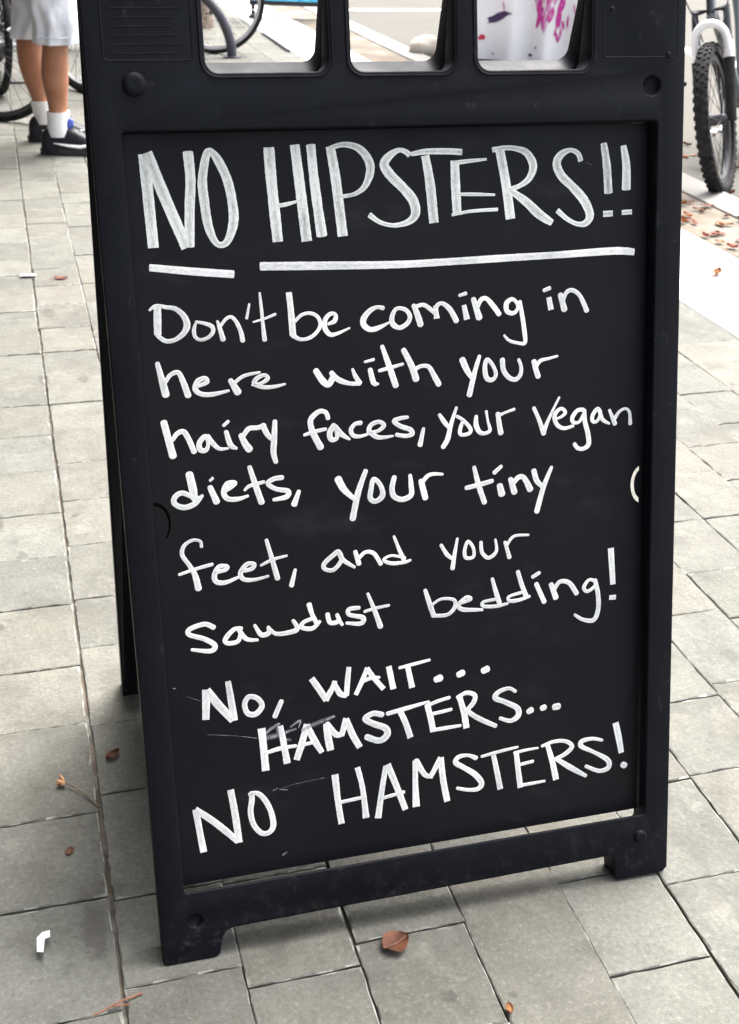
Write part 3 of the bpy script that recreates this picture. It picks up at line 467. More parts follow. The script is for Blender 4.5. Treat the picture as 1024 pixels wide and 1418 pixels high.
def ribbon(bm, uvl, kind, pts, title):
    P = smooth_path(pts, kind == 'c'); closed = kind == 'c'; n = len(P); s0 = random.uniform(0, 50)
    ZL[0] = (ZL[0]+1) % 40; d = DB-.00025-.000012*ZL[0]
    L = 0; rows = []
    for i, p in enumerate(P):
        t = (P[(i+1) % n]-P[i-1]).xy if closed else (P[min(i+1, n-1)]-P[max(i-1, 0)]).xy
        if t.length < 1e-6: t = Vector((1, 0))
        t.normalize(); nn = Vector((-t.y, t.x)); wd = max(6, p.z)*.5
        wd *= 1+.05*noise.noise(Vector((L/60, s0, 0)))+.06*noise.noise(Vector((L/17, s0, 5)))
        if i: L += (P[i].xy-P[i-1].xy).length
        rows.append((p.xy, nn, t, wd, L))
    if not closed and kind == 's':          # rounded ends
        for end in (0, 1):
            p, nn, t, wd, l0 = rows[0] if end == 0 else rows[-1]; sgn = -1 if end == 0 else 1
            ex = []
            for a in (30, 58, 82): ex.append((p+t*sgn*wd*math.sin(R(a))*(.22 if title else .8), nn, t, wd*math.cos(R(a)), l0+sgn*wd*.5))
            rows = ex[::-1]+rows if end == 0 else rows+ex
    vr = []
    for p, nn, t, wd, l in rows:
        r = []
        for k in (-1, -.5, 0, .5, 1):
            q = p+nn*wd*k; r.append((bm.verts.new(F(q.x*1e-4, q.y*1e-4, d if abs(k) < 1 else d+.0002)), .5+k*.5, l/100+s0))
        vr.append(r)
    m = len(vr) if closed else len(vr)-1
    for i in range(m):
        A, B = vr[i], vr[(i+1) % len(vr)]
        for k in range(4):
            q = (A[k], A[k+1], B[k+1], B[k]); f = bm.faces.new([x[0] for x in q])
            for l, x in zip(f.loops, q): l[uvl].uv = (x[1], x[2])
GAP = {'t2': 150, 'm': 70}
NAMES = {'t1': 'title_word', 't1u': 'title_underline', 't2': 'title_word', 't2u': 'title_underline', 'smudge': 'chalk_smudge'}
for key, sl in STROKES.items():
    # one mesh per written word: strokes closer than 8 mm belong together
    grp = list(range(len(sl)))
    def find(i):
        while grp[i] != i: i = grp[i]
        return i
    dense = [smooth_path(s[1:], s[0] == 'c') for s in sl]
    for i in range(len(sl)):
        for j in range(i):
            if find(i) != find(j) and min((p.xy-q.xy).length-(p.z+q.z)*.5 for p in dense[i] for q in dense[j]) < GAP.get(key, 88): grp[find(i)] = find(j)
    for root_i in sorted({find(i) for i in range(len(sl))}):
        bm = bmesh.new(); uvl = bm.loops.layers.uv.new('UVMap')
        for i, s in enumerate(sl):
            if find(i) == root_i: ribbon(bm, uvl, s[0], s[1:], key[0] == 't')
        me = bpy.data.meshes.new('lettering'); bm.to_mesh(me); bm.free()
        link(NAMES.get(key, 'lettering'), me, M_CH_T if key in ('t1', 't2') else M_CH_S if key == 'smudge' else M_CH, board)
# ------------------------------------------------------------------ person
def person(loc, rz):
    root = empty('person', loc, rz)
    tag(root, 'person in pale knee-length shorts, white ankle socks and black shoes, standing left of the sign', 'person')
    # body: one skinned mesh.  local +x is ahead; the right leg is at -y (nearest the camera)
    N = []; E = []
    def nd(p, r, par=None):
        N.append((p, r)); i = len(N)-1
        if par is not None: E.append((par, i))
        return i
    pel = nd((.09, 0, .96), (.15, .11)); wai = nd((.085, 0, 1.10), (.135, .10), pel); che = nd((.08, 0, 1.30), (.15, .11), wai); sho = nd((.075, 0, 1.44), (.11, .085), che)
    nk = nd((.085, 0, 1.53), (.055, .055), sho); hd = nd((.105, 0, 1.61), (.068, .078), nk); hd2 = nd((.11, 0, 1.69), (.075, .092), hd); nd((.10, 0, 1.76), (.05, .06), hd2)
    for sy, (kx, ky), (ax, ay) in ((-1, (.085, -.105), (.062, -.135)), (1, (-.03, .14), (.0, .15))):
        h = nd((.09, .085*sy, .86), (.092, .092), pel); m1 = nd(((.09+kx)/2, (.085*sy+ky)/2, .68), (.078, .078), h)
        k = nd((kx, ky, .485), (.058, .056), m1); c1 = nd((kx-.012, ky+.002*sy, .40), (.056, .058), k); c2 = nd((kx*.7+ax*.3-.014, ky*.7+ay*.3, .32), (.064, .060), c1)
        c3 = nd((kx*.4+ax*.6-.004, ky*.4+ay*.6, .20), (.043, .040), c2); an = nd((ax, ay, .10), (.036, .034), c3); hl = nd((ax+.01, ay, .055), (.036, .033), an)
        nd((ax+.13, ay-.01, .042), (.036, .026), hl)
        s = nd((.075, .185*sy, 1.40), (.06, .06), sho); el = nd((.045, .235*sy, 1.12), (.042, .042), s); wr = nd((.13, .235*sy, .88), (.027, .03), el)
        pa = nd((.155, .23*sy, .80), (.018, .036), wr)
        for j, (dy, ln) in enumerate(((-.03, .075), (-.01, .085), (.01, .08), (.03, .062))):
            a = nd((.165, .23*sy+dy, .755), (.0095, .0095), pa); b2 = nd((.178, .23*sy+dy, .755-ln*.5), (.0088, .0088), a); nd((.17, .23*sy+dy, .755-ln), (.0075, .0075), b2)
        t = nd((.185, .21*sy, .815), (.011, .011), wr); nd((.205, .20*sy, .765), (.009, .009), t)
    me = bpy.data.meshes.new('body'); me.from_pydata([p for p, r in N], E, [])
    o = link('body', me, M_SKIN, root)
    md = o.modifiers.new('skin', 'SKIN'); md.use_smooth_shade = True
    for v, (p, r) in zip(me.skin_vertices[0].data, N): v.radius = r
    me.skin_vertices[0].data[0].use_root = True
    sb = o.modifiers.new('sub', 'SUBSURF'); sb.levels = 2; sb.render_levels = 2
    # hair and face
    bm = bmesh.new(); rings = []
    for i in range(8):
        a = R(-8+i*13.5); rings.append(ell((.098, 0, 1.71+.085*math.sin(a)), .094*math.cos(a)+.002, .084*math.cos(a)+.002, 24))
    loft(bm, rings); fin(bm, 'hair', M_HAIR, root)
    def bx(name, c, s3, bev, m):
        bm = bmesh.new(); box(bm, c, s3, bev); fin(bm, name, m, root)
    for y in (-.03, .03): bx('eye', (.178, y, 1.685), (.012, .022, .009), .003, M_SHOE)
    bx('nose', (.195, 0, 1.655), (.03, .022, .04), .008, M_SKIN); bx('mouth', (.176, 0, 1.615), (.012, .045, .01), .003, M_LEAF[0])
    for y in (-.085, .085): bx('ear', (.10, y, 1.665), (.03, .015, .055), .006, M_SKIN)
    # T-shirt
    def cloth_rings(bm, rs, seed, amp):
        n = 40
        out = []
        for c, a, b2 in rs:
            r = []
            for k in range(n):
                th = 2*math.pi*k/n; q = Vector((c[0]+a*math.cos(th), c[1]+b2*math.sin(th), c[2]))
                f = 1+amp*noise.noise(Vector((math.cos(th)*2.2+seed, math.sin(th)*2.2, c[2]*9)))+amp*.5*noise.noise(Vector((math.cos(th)*6+seed, math.sin(th)*6, c[2]*16)))
                r.append(Vector((c[0]+(q.x-c[0])*f, c[1]+(q.y-c[1])*f, q.z)))
            out.append(r)
        loft(bm, out, cap=False)
    bm = bmesh.new()
    cloth_rings(bm, [((.085, 0, .90+.06*i), .155-.004*i*(i < 4)+.003*i*(i > 4)-.012*max(0, i-8), .19+.004*i-.055*max(0, i-8)) for i in range(11)], 1, .07)
    for sy in (-1, 1): cloth_rings(bm, [((.075-.006*i, (.14+.018*i)*sy, 1.44-.045*i), .085, .075) for i in range(6)], 3+sy, .06)
    fin(bm, 'shirt', M_TEE, root)
    # shorts: legs and seat
    hem = []
    bm = bmesh.new()
    for sy, (kx, ky), zh in ((-1, (.085, -.105), .432), (1, (-.03, .14), .425)):
        rs = []
        for i in range(22):
            t = i/21; z = zh+(.90-zh)*t; x = kx+(.09-kx)*t; y = ky+(.07*sy-ky)*t
            a = .092+.05*t**1.5; b2 = .088+.018*t
            if i == 1: a *= 1.01
            if i == 3: a *= .975; b2 *= .975
            rs.append(((x, y, z), a, b2))
        hem.append((Vector((kx, ky, zh+.036)), .094, .089))
        rs = [((rs[0][0][0], rs[0][0][1], zh+.02), rs[0][1]*.86, rs[0][2]*.9)]+rs
        cloth_rings(bm, rs, 5+sy, .22)
    cloth_rings(bm, [((.09, 0, .80), .15, .165), ((.09, 0, .86), .155, .18), ((.088, 0, .93), .152, .178), ((.085, 0, 1.02), .14, .165)], 9, .05)
    for hc, ha, hb_ in hem: tube(bm, [hc+Vector((ha*1.0*math.cos(2*math.pi*k/30), hb_*1.0*math.sin(2*math.pi*k/30), .003*math.sin(k*2.1))) for k in range(30)], .0035, 5, True)
    so_ = fin(bm, 'shorts', M_SHORTS, root); s2 = so_.modifiers.new('sub', 'SUBSURF'); s2.levels = 1; s2.render_levels = 2
    for sy, (ax, ay), yawf in ((-1, (.062, -.135), -6), (1, (0, .15), 4)):
        bm = bmesh.new()
        kx, ky = ((.085, -.105), (-.03, .14))[sy > 0]
        def ctr(z): t = max(0, (z-.1)/.1); return (ax+(.4*(kx-ax)-.004)*t, ay+.4*(ky-ay)*t, z)
        rs = [ell(ctr(.075+.0165*i), .0455+.0008*(i % 2)+(.002 if i == 6 else 0), .043+.0006*(i % 2)+(.002 if i == 6 else 0), 22) for i in range(7)]
        rs += [ell(ctr(.172), .036, .033, 22)]
        loft(bm, rs); fin(bm, 'sock', M_SOCK, root)
        sh = empty('shoe', (ax, ay, 0)); sh.rotation_euler = (0, 0, R(yawf)); sh.parent = root
        bm = bmesh.new()
        prof = [(-.076, .018, .06), (-.070, .030, .088), (-.05, .037, .112), (-.02, .039, .108), (.01, .040, .106), (.04, .041, .116), (.07, .043, .106), (.10, .046, .088), (.14, .049, .070), (.175, .044, .052), (.198, .030, .042), (.207, .012, .032)]
        rings = []
        for x, hw, ht in prof:
            r = []
            for k in range(20):
                th = 2*math.pi*k/20; cy = math.cos(th); cz = math.sin(th)
                r.append((x, hw*(abs(cy)**.75)*(1 if cy > 0 else -1), .022+(ht-.022)*(max(0, cz)**.8) if cz > 0 else .022+.004*cz))
            rings.append(r)
        loft(bm, rings); up_ = fin(bm, 'upper', M_SHOE, sh); up_.modifiers.new('sub', 'SUBSURF').render_levels = 2
        bm = bmesh.new(); n = 40; a = []; 
        for z, g in ((0, .97), (.006, 1.0), (.02, 1.0), (.027, .985)):
            r = []
            for k in range(n):
                th = 2*math.pi*k/n; x = .066+.150*math.cos(th); hw = (.046+.006*math.cos(th*1))
                r.append((.066+(x-.066)*g, hw*g*math.copysign(abs(math.sin(th))**.75, math.sin(th)), z))
            a.append(r)
        loft(bm, a); fin(bm, 'sole', M_SOLE, sh)
        bm = bmesh.new(); tube(bm, [(.030, 0, .105), (.045, 0, .128), (.055, 0, .145)], [.020, .022, .012], 12); fin(bm, 'tongue', M_BLUE, sh)
        for q in range(4):
            bm = bmesh.new(); tube(bm, [(.06+.022*q, -.032, .092-.011*q), (.065+.022*q, 0, .114-.013*q), (.06+.022*q, .032, .092-.011*q)], .0035, 6)
            fin(bm, 'lace', M_SOLE, sh)
        pts = [(-.02, .052), (.04, .042), (.09, .038), (.135, .046), (.16, .05)]
        for s2_ in (-1, 1):
            bm = bmesh.new(); tube(bm, [(x, s2_*(.0405+.004*max(0, x/.1)), z) for x, z in pts], [.002, .006, .008, .006, .002], 6)
            fin(bm, 'side_stripe', M_SOCK, sh)
    return root
person((.150, 5.565, 0), R(-4))
# ------------------------------------------------------------------ bicycles
def bicycle(label, frame_mat, loc, rz, lean=0, steer=0, fat=.019, susp=False, group='parked bicycles', rim=None, WR=.335, bag=False):
    root = empty('bicycle', loc); root.rotation_euler = Euler((lean, 0, rz), 'XYZ')
    tag(root, label, 'bicycle', group)
    RH, FH = Vector((-.50, 0, WR)), Vector((.56, 0, WR))
    BB = Vector((-.06, 0, .28)); ST = Vector((-.22, 0, .78)); HT = Vector((.36, 0, .86)); HB = Vector((.40, 0, .70))
    def wheel(c, par):
        wl = empty('wheel', c); wl.parent = par
        bm = bmesh.new(); n = 72
        sec = [(-.85, -.35), (-1, .2), (-.8, .75), (-.35, 1.0), (.35, 1.0), (.8, .75), (1, .2), (.85, -.35)]
        rings = []
        for i in range(n):
            a = 2*math.pi*i/n; kn = (1.0 if i % 2 else .9) if susp else 1.0
            r = []
            for y, z in sec:
                q = WR-fat+fat*z*(kn if z > .6 else 1); r.append(bm.verts.new((q*math.cos(a), y*fat, q*math.sin(a))))
            rings.append(r)
        for i in range(n):
            A, B = rings[i], rings[(i+1) % n]
            for k in range(8): bm.faces.new((A[k], A[(k+1) % 8], B[(k+1) % 8], B[k]))
        if susp:
            for i in range(52):
                a = 2*math.pi*i/52
                for yy, hh, aa in ((-.010, .0015, 0), (.010, .0015, .06), (-.023, -.006, .06), (.023, -.006, 0)):
                    q = WR+hh-.002; ca, sa = math.cos(a+aa), math.sin(a+aa)
                    box(bm, (q*ca, yy, q*sa), (.009, .011, .017), 0, Matrix(((ca, 0, -sa), (0, 1, 0), (sa, 0, ca))))
        fin(bm, 'tyre', M_RUB, wl, ang=50)
        bm = bmesh.new(); rings = []
        rr = WR-2*fat+.012
        for i in range(n):
            a = 2*math.pi*i/n; rings.append([bm.verts.new(((rr+z)*math.cos(a), y, (rr+z)*math.sin(a))) for y, z in ((-.012, .004), (.012, .004), (.010, -.02), (-.010, -.02))])
        for i in range(n):
            A, B = rings[i], rings[(i+1) % n]
            for k in range(4): bm.faces.new((A[k], A[(k+1) % 4], B[(k+1) % 4], B[k]))
        fin(bm, 'rim', rim or M_RIM, wl, ang=30)
        bm = bmesh.new()
        for i in range(28):
            a = 2*math.pi*i/28; a2 = a+(.5 if (i//2) % 2 else -.5); sy = .028 if i % 2 else -.028
            tube(bm, [(.022*math.cos(a2), sy, .022*math.sin(a2)), ((rr-.015)*math.cos(a), 0, (rr-.015)*math.sin(a))], .0013, 4)
        tube(bm, [(0, -.05, 0), (0, -.03, 0), (0, .03, 0), (0, .05, 0)], [.012, .022, .022, .012], 12)
        fin(bm, 'spokes', rim or M_SPOKE, wl)
        return wl
    wheel(RH, root)
    stg = empty('steering', FH); stg.parent = root; stg.rotation_euler = (0, 0, steer)
    stg.name = 'front_fork'
    # the fork assembly is a part whose own pieces turn with it
    def rel(p): return Vector(p)-FH
    for s3 in (-1, 1):
        bm = bmesh.new()
        if susp: tube(bm, [rel((.56, .062*s3, WR-.01)), rel((.488, .062*s3, WR+.222))], [.020, .024], 12)
        else: tube(bm, [rel((.56, .052*s3, WR)), rel((.51, .052*s3, WR+.12)), rel((.455, .036*s3, WR+.33))], [.009, .012, .014], 10)
        fin(bm, 'fork_leg', M_RUB if susp else frame_mat, stg)
    if susp:
        bm = bmesh.new()
        for y in (-.062, .062):
            tube(bm, [rel((.49, y, WR+.215)), rel((.475, y, WR+.285))], [.021, .021], 12)
        pts = [rel((.505+.012*math.sin(a), -.066*math.cos(a), WR+.25+.115*max(0, math.sin(a))**.6)) for a in [math.pi*i/12 for i in range(13)]]
        tube(bm, pts, [.016]*13, 10)
        fin(bm, 'fork_arch', M_WHITE, stg)
        bm = bmesh.new()
        tube(bm, [rel((.475, -.062, WR+.28)), rel((.44, -.062, WR+.41)), rel((.44, .062, WR+.41)), rel((.475, .062, WR+.28))], .018, 10)
        fin(bm, 'crown', M_FR_K, stg)
    else:
        bm = bmesh.new(); tube(bm, [rel((.458, -.04, WR+.335)), rel((.458, .04, WR+.335))], .016, 10); fin(bm, 'crown', frame_mat, stg)
    bm = bmesh.new(); tube(bm, [rel((.445, 0, WR+.40)), rel(HT+Vector((-.03, 0, .10)))], .016, 12)
    tube(bm, [rel(HT+Vector((-.03, 0, .10))), rel(HT+Vector((.06, 0, .13)))], .014, 10)
    hb = [rel(HT+Vector((.06-.05*abs(t)**2, .31*t, .13+.03*abs(t)))) for t in [-1, -.8, -.5, -.2, 0, .2, .5, .8, 1]]
    tube(bm, hb, .0125, 10); fin(bm, 'handlebar', M_FR_K, stg)
    for s3 in (-1, 1):
        bm = bmesh.new(); tube(bm, [hb[-1 if s3 > 0 else 0], hb[-1 if s3 > 0 else 0]+Vector((-.02, -.11*s3, 0))], .017, 10)
        fin(bm, 'grip', M_RUB, stg)
    for s3 in (-1, 1):
        bm = bmesh.new(); tube(bm, [hb[4]+Vector((.0, .16*s3, .0)), hb[4]+Vector((.06, .14*s3, -.08)), rel((.47, .05*s3, WR+.36)), rel((.50, .03*s3, WR+.30))], .003, 6)
        fin(bm, 'brake_cable', M_CABLE, stg)
    wl = wheel(FH, root)
    if steer: wl.rotation_euler = (0, 0, steer)
    bm = bmesh.new()
    tube(bm, [HB+Vector((.035, 0, -.03)), HT+Vector((-.02, 0, .06))], .020, 12)
    tube(bm, [HB, BB], [.019, .019], 12); tube(bm, [HT, ST+Vector((.01, 0, -.05))], [.016, .016], 12); tube(bm, [ST+Vector((-.01, 0, .0)), BB], .016, 12)
    for y in (-.055, .055):
        tube(bm, [BB+Vector((0, y*.5, 0)), RH+Vector((.1, y, 0)), RH+Vector((0, y*1.05, 0))], .010, 8); tube(bm, [ST+Vector((.01, y*.3, -.06)), RH+Vector((0, y, .0))], .008, 8)
    tube(bm, [BB+Vector((0, -.036, 0)), BB+Vector((0, .036, 0))], .024, 12)
    fin(bm, 'frame', frame_mat, root)
    bm = bmesh.new(); tube(bm, [ST, ST+Vector((-.045, 0, .13))], .0135, 10)
    sp = ST+Vector((-.05, 0, .15)); rings = []
    for x, hw, zz in ((-.13, .03, .012), (-.11, .068, .02), (-.05, .07, .012), (.02, .04, .006), (.09, .022, .006), (.13, .012, 0)):
        rings.append([(sp.x+x, sp.y+hw*math.cos(2*math.pi*k/14), sp.z+zz+.022*math.sin(2*math.pi*k/14)) for k in range(14)])
    loft(bm, rings); fin(bm, 'saddle', M_RUB, root)
    bm = bmesh.new(); n = 40
    tube(bm, [BB+Vector((.09*math.cos(2*math.pi*i/n), -.05, .09*math.sin(2*math.pi*i/n))) for i in range(n)], .005, 6, True)
    for i in range(5): tube(bm, [BB+Vector((0, -.05, 0)), BB+Vector((.088*math.cos(2*math.pi*i/5), -.05, .088*math.sin(2*math.pi*i/5)))], .006, 6)
    for s3, a in ((-1, -.6), (1, -.6+math.pi)):
        e = BB+Vector((.17*math.cos(a), .075*s3, .17*math.sin(a))); tube(bm, [BB+Vector((0, .06*s3, 0)), e], .010, 8); box(bm, e+Vector((0, .055*s3, 0)), (.09, .085, .022), .005)
    fin(bm, 'crank', M_RIM, root)
    bm = bmesh.new()
    tube(bm, [BB+Vector((0, -.05, .09)), RH+Vector((0, -.05, .04))], .0045, 6); tube(bm, [BB+Vector((0, -.05, -.09)), RH+Vector((.02, -.05, -.09)), RH+Vector((.02, -.05, -.03))], .0045, 6)
    tube(bm, [RH+Vector((.0, -.055, -.02)), RH+Vector((.025, -.06, -.10))], .012, 8)
    tube(bm, [RH+Vector((.04*math.cos(2*math.pi*i/20), -.045, .04*math.sin(2*math.pi*i/20))) for i in range(20)], .006, 6, True)
    fin(bm, 'chain', M_FR_K, root)
    bm = bmesh.new(); tube(bm, [BB+Vector((-.06, .03, -.01)), Vector((-.16, .17, .012))], .007, 8); fin(bm, 'kickstand', M_RIM, root)
    return root
B1 = bicycle('mountain bike with a white fork, parked at the kerb right of the sign', M_FR_G, (0, 0, 0), 0, fat=.028, susp=True, rim=M_RIM_D, WR=.295)
def place_front(b, contact, az, lean, ground=0):
    """put the front wheel's ground contact at a point; az = heading (front direction, from +X anticlockwise)"""
    b.rotation_euler = Euler((lean, 0, az), 'XYZ'); m = b.rotation_euler.to_matrix()
    b.location = Vector((*contact, ground))-m @ Vector((.56, 0, 0))
def place_rear(b, contact, az, lean, ground=0):
    b.rotation_euler = Euler((lean, 0, az), 'XYZ'); m = b.rotation_euler.to_matrix()
    b.location = Vector((*contact, ground))-m @ Vector((-.50, 0, 0))
place_front(B1, (2.805, 4.45), R(-130), R(15), ROADZ)
B2 = bicycle('dark bicycle whose tyre shows at the left edge, just behind the person', M_FR_K, (0, 0, 0), 0, rim=M_RIM_D)
place_front(B2, (-.035, 6.19), R(-25), R(4))
B3 = bicycle('dark bicycle, its spoked wheel showing between the person and the sign', M_FR_K, (0, 0, 0), 0, rim=M_RIM_D)
place_front(B3, (.40, 6.96), R(-62), R(-5))
B4 = bicycle('bicycle with silver rims behind the arched rack, seen through the left handle opening', M_FR_B, (0, 0, 0), 0)
place_rear(B4, (1.34, 8.38), R(164), R(5))
B5 = bicycle('dark bicycle at the top left corner, seen end on behind the person', M_FR_K, (0, 0, 0), 0, rim=M_RIM_D)
place_rear(B5, (-.03, 6.95), R(101), R(3))

# ------------------------------------------------------------------ what stands far behind the sign
def rack(loc, rz):
    bm = bmesh.new(); rad = .42
    pts = [(-rad, 0, -.02)]+[(-rad*math.cos(math.pi*i/24), 0, rad*1.05*math.sin(math.pi*i/24)) for i in range(1, 24)]+[(rad, 0, -.02)]
    tube(bm, pts, .031, 14)
    o = empty('bike_rack', loc, rz); tag(o, 'dark arched steel bike rack seen through the left handle opening', 'bike rack')
    fin(bm, 'hoop', M_RACK, o)
    for x in (-rad, rad):
        bm = bmesh.new(); tube(bm, [(x, 0, 0), (x, 0, .008)], .06, 16); fin(bm, 'foot_plate', M_RACK, o)
    return o
rack((1.03, 8.33, 0), R(-17))
tr = empty('street_tree', (1.44, 9.83, 0)); tag(tr, 'brown street tree trunk behind the bike rack', 'tree')
bm = bmesh.new(); rings = []
for i in range(16):
    z = -.02+i*.2; r0 = .105-.003*i+(.05*math.exp(-i*1.2)); rings.append([(r0*(1+.10*noise.noise(Vector((math.cos(a)*1.5, math.sin(a)*1.5, z*1.2))))*math.cos(a)+.02*math.sin(z), r0*math.sin(a)*(1+.10*noise.noise(Vector((math.cos(a)*3, z, 4)))), z) for a in [2*math.pi*k/20 for k in range(20)]])
loft(bm, rings)
limbs = []
rt_ = random.Random(5)
for i in range(7):
    a = 2*math.pi*i/7+rt_.uniform(-.3, .3); p0 = Vector((0, 0, 2.5+.08*i)); p1 = p0+Vector((math.cos(a)*.7, math.sin(a)*.7, 1.1)); p2 = p1+Vector((math.cos(a)*.5, math.sin(a)*.5, 1.2))
    tube(bm, [p0, p1, p2], [.05, .032, .012], 8); limbs.append((p1, p2))
fin(bm, 'trunk', M_BARK, tr)
bm = bmesh.new()
for i in range(1500):
    a, b2 = rt_.choice(limbs); c2 = a.lerp(b2, rt_.random()*1.2)+Vector((rt_.gauss(0, .35), rt_.gauss(0, .35), rt_.gauss(0, .35)))
    m3 = Euler((rt_.uniform(0, 6), rt_.uniform(0, 6), rt_.uniform(0, 6))).to_matrix(); s3 = rt_.uniform(.04, .075)
    bm.faces.new([bm.verts.new(c2+m3 @ Vector(q)*s3) for q in ((-1, 0, 0), (-.2, .55, .1), (1, 0, 0), (-.2, -.55, .1))])
fin(bm, 'crown', M_GREEN, tr, smooth=False)
# blue panel on legs
pb = empty('panel_board', (2.30, 10.42, 0), R(-16)); tag(pb, 'bright blue panel in a dark frame on short legs, seen through the left handle opening', 'display board')
bm = bmesh.new(); box(bm, (0, 0, .62), (.60, .02, 1.0), .003); fin(bm, 'panel', M_SIGNBLUE, pb, smooth=False)
bm = bmesh.new()
for z in (.105, 1.135): box(bm, (0, 0, z), (.66, .034, .035), .005)
for x in (-.316, .316): box(bm, (x, 0, .62), (.032, .032, .995), .005)
fin(bm, 'frame', M_FR_K, pb)
for x in (-.30, .30):
    bm = bmesh.new(); box(bm, (x, 0, .045), (.03, .03, .09), .004); box(bm, (x, 0, .012), (.05, .30, .024), .006); fin(bm, 'leg', M_FR_K, pb)
# white printed cloth draped over a stand
cl = empty('draped_cloth', (3.56, 8.30, ROADZ), R(-22)); tag(cl, 'white cloth with magenta and dark print, seen through the right handle opening', 'cloth')
WD, HGT, DP = 1.15, .95, .5
def cloth_y(x, z): return -DP/2-.012-.03*(1-z/HGT)*(1+math.sin(x*21+1.3*math.sin(x*7)))-.012*noise.noise(Vector((x*5, z*3, 0)))
bm = bmesh.new(); nx, nz = 90, 24
grid = [[bm.verts.new((-WD/2+WD*i/nx, cloth_y(-WD/2+WD*i/nx, HGT*j/nz), .01+HGT*j/nz)) for i in range(nx+1)] for j in range(nz+1)]
back = [[bm.verts.new((-WD/2+WD*i/nx, -cloth_y(WD/2-WD*i/nx, HGT*j/nz), .01+HGT*j/nz)) for i in range(nx+1)] for j in range(nz+1)]
for G, fl in ((grid, 0), (back, 1)):
    for j in range(nz):
        for i in range(nx): bm.faces.new((G[j][i], G[j][i+1], G[j+1][i+1], G[j+1][i]))
for i in range(nx): bm.faces.new((grid[nz][i], grid[nz][i+1], back[nz][i+1], back[nz][i]))
for j in range(nz):
    bm.faces.new((grid[j][0], back[j][0], back[j+1][0], grid[j+1][0])); bm.faces.new((grid[j][nx], back[j][nx], back[j+1][nx], grid[j+1][nx]))
fin(bm, 'cloth', M_CLOTH, cl)
def patch(bm, pts):
    """a printed patch that follows the cloth, 2 mm proud"""
    me_ = [(x, z) for x, z in pts]; cx = sum(p[0] for p in me_)/len(me_); cz = sum(p[1] for p in me_)/len(me_)
    ring = []
    for k in (1, .5): ring.append([bm.verts.new((cx+(x-cx)*k, cloth_y(cx+(x-cx)*k, cz+(z-cz)*k)-.004, cz+(z-cz)*k)) for x, z in me_])
    n = len(me_)
    for i in range(n): bm.faces.new((ring[0][i], ring[0][(i+1) % n], ring[1][(i+1) % n], ring[1][i]))
    bm.faces.new(ring[1])
def blob(cx, cz, a, b2, rot, rg_, n=16, j=.25): return [(cx+a*math.cos(t)*math.cos(rot)*(1+j*rg_.uniform(-1, 1))-b2*math.sin(t)*math.sin(rot), cz+a*math.cos(t)*math.sin(rot)+b2*math.sin(t)*math.cos(rot)*(1+j*rg_.uniform(-1, 1))) for t in [2*math.pi*i/n for i in range(n)]]
rp = random.Random(2)
def prt(name, m, items):
    for it in items:
        bm = bmesh.new(); patch(bm, blob(*it, rp)); fin(bm, name, m, cl.children[0])
M_PINK = mat('pale_pink_print', (.62, .30, .50), .8); rq = random.Random(4)
def streaks(n, x0, x1, z0, z1, w0, w1, h0, h1): return [(rq.uniform(x0, x1), rq.uniform(z0, z1), rq.uniform(w0, w1), rq.uniform(h0, h1), rq.uniform(-.35, .35)) for _ in range(n)]
prt('print', M_MAG, streaks(22, .0, .30, .27, .62, .007, .016, .03, .08)+streaks(9, .12, .27, .14, .30, .004, .009, .015, .04))
prt('print', M_DKP, [(-.26, .28, .085, .022, .42), (-.03, .05, .012, .01, 0), (.0, .10, .006, .006, 0), (-.28, .05, .006, .006, 0)])
prt('print', M_REDP, [(-.36, .15, .022, .018, .2), (.24, .18, .012, .02, .1)])
prt('print', M_PINK, streaks(18, .02, .30, .22, .6, .006, .014, .03, .07)+streaks(3, -.25, .0, .3, .5, .004, .008, .02, .05))

# pale stone
bm = bmesh.new(); bmesh.ops.create_icosphere(bm, subdivisions=3, radius=1)
for v in bm.verts:
    k = 1+.12*noise.noise(v.co*1.7)+.04*noise.noise(v.co*5); v.co = Vector((v.co.x*.115*k, v.co.y*.10*k, max(-.02, v.co.z*.085*k+.055)))
o = fin(bm, 'stone', M_PALE); o.location = (2.80, 8.40, ROADZ); o.rotation_euler = (0, 0, .4)
tag(o, 'pale rounded stone on the road, seen through the middle handle opening', 'stone')
bm = bmesh.new(); tube(bm, [(1.862, 9.36, .008), (1.858, 8.9, .009), (1.852, 8.42, .008)], .011, 8)
tag(fin(bm, 'paving_joint', M_RACK), 'thin dark rod standing in for a wide paving groove beyond the bike rack', 'paving_joint')  # rod added in place of a wide groove between paving columns
bm = bmesh.new(); tube(bm, [(-.02, 7.30, .006), (.05, 7.28, .006), (.12, 7.27, .007), (.22, 7.27, .006), (.34, 7.33, .006)], .006, 6)
tag(fin(bm, 'cable', M_CABLE), 'thin dark cable lying on the paving behind the person', 'cable')
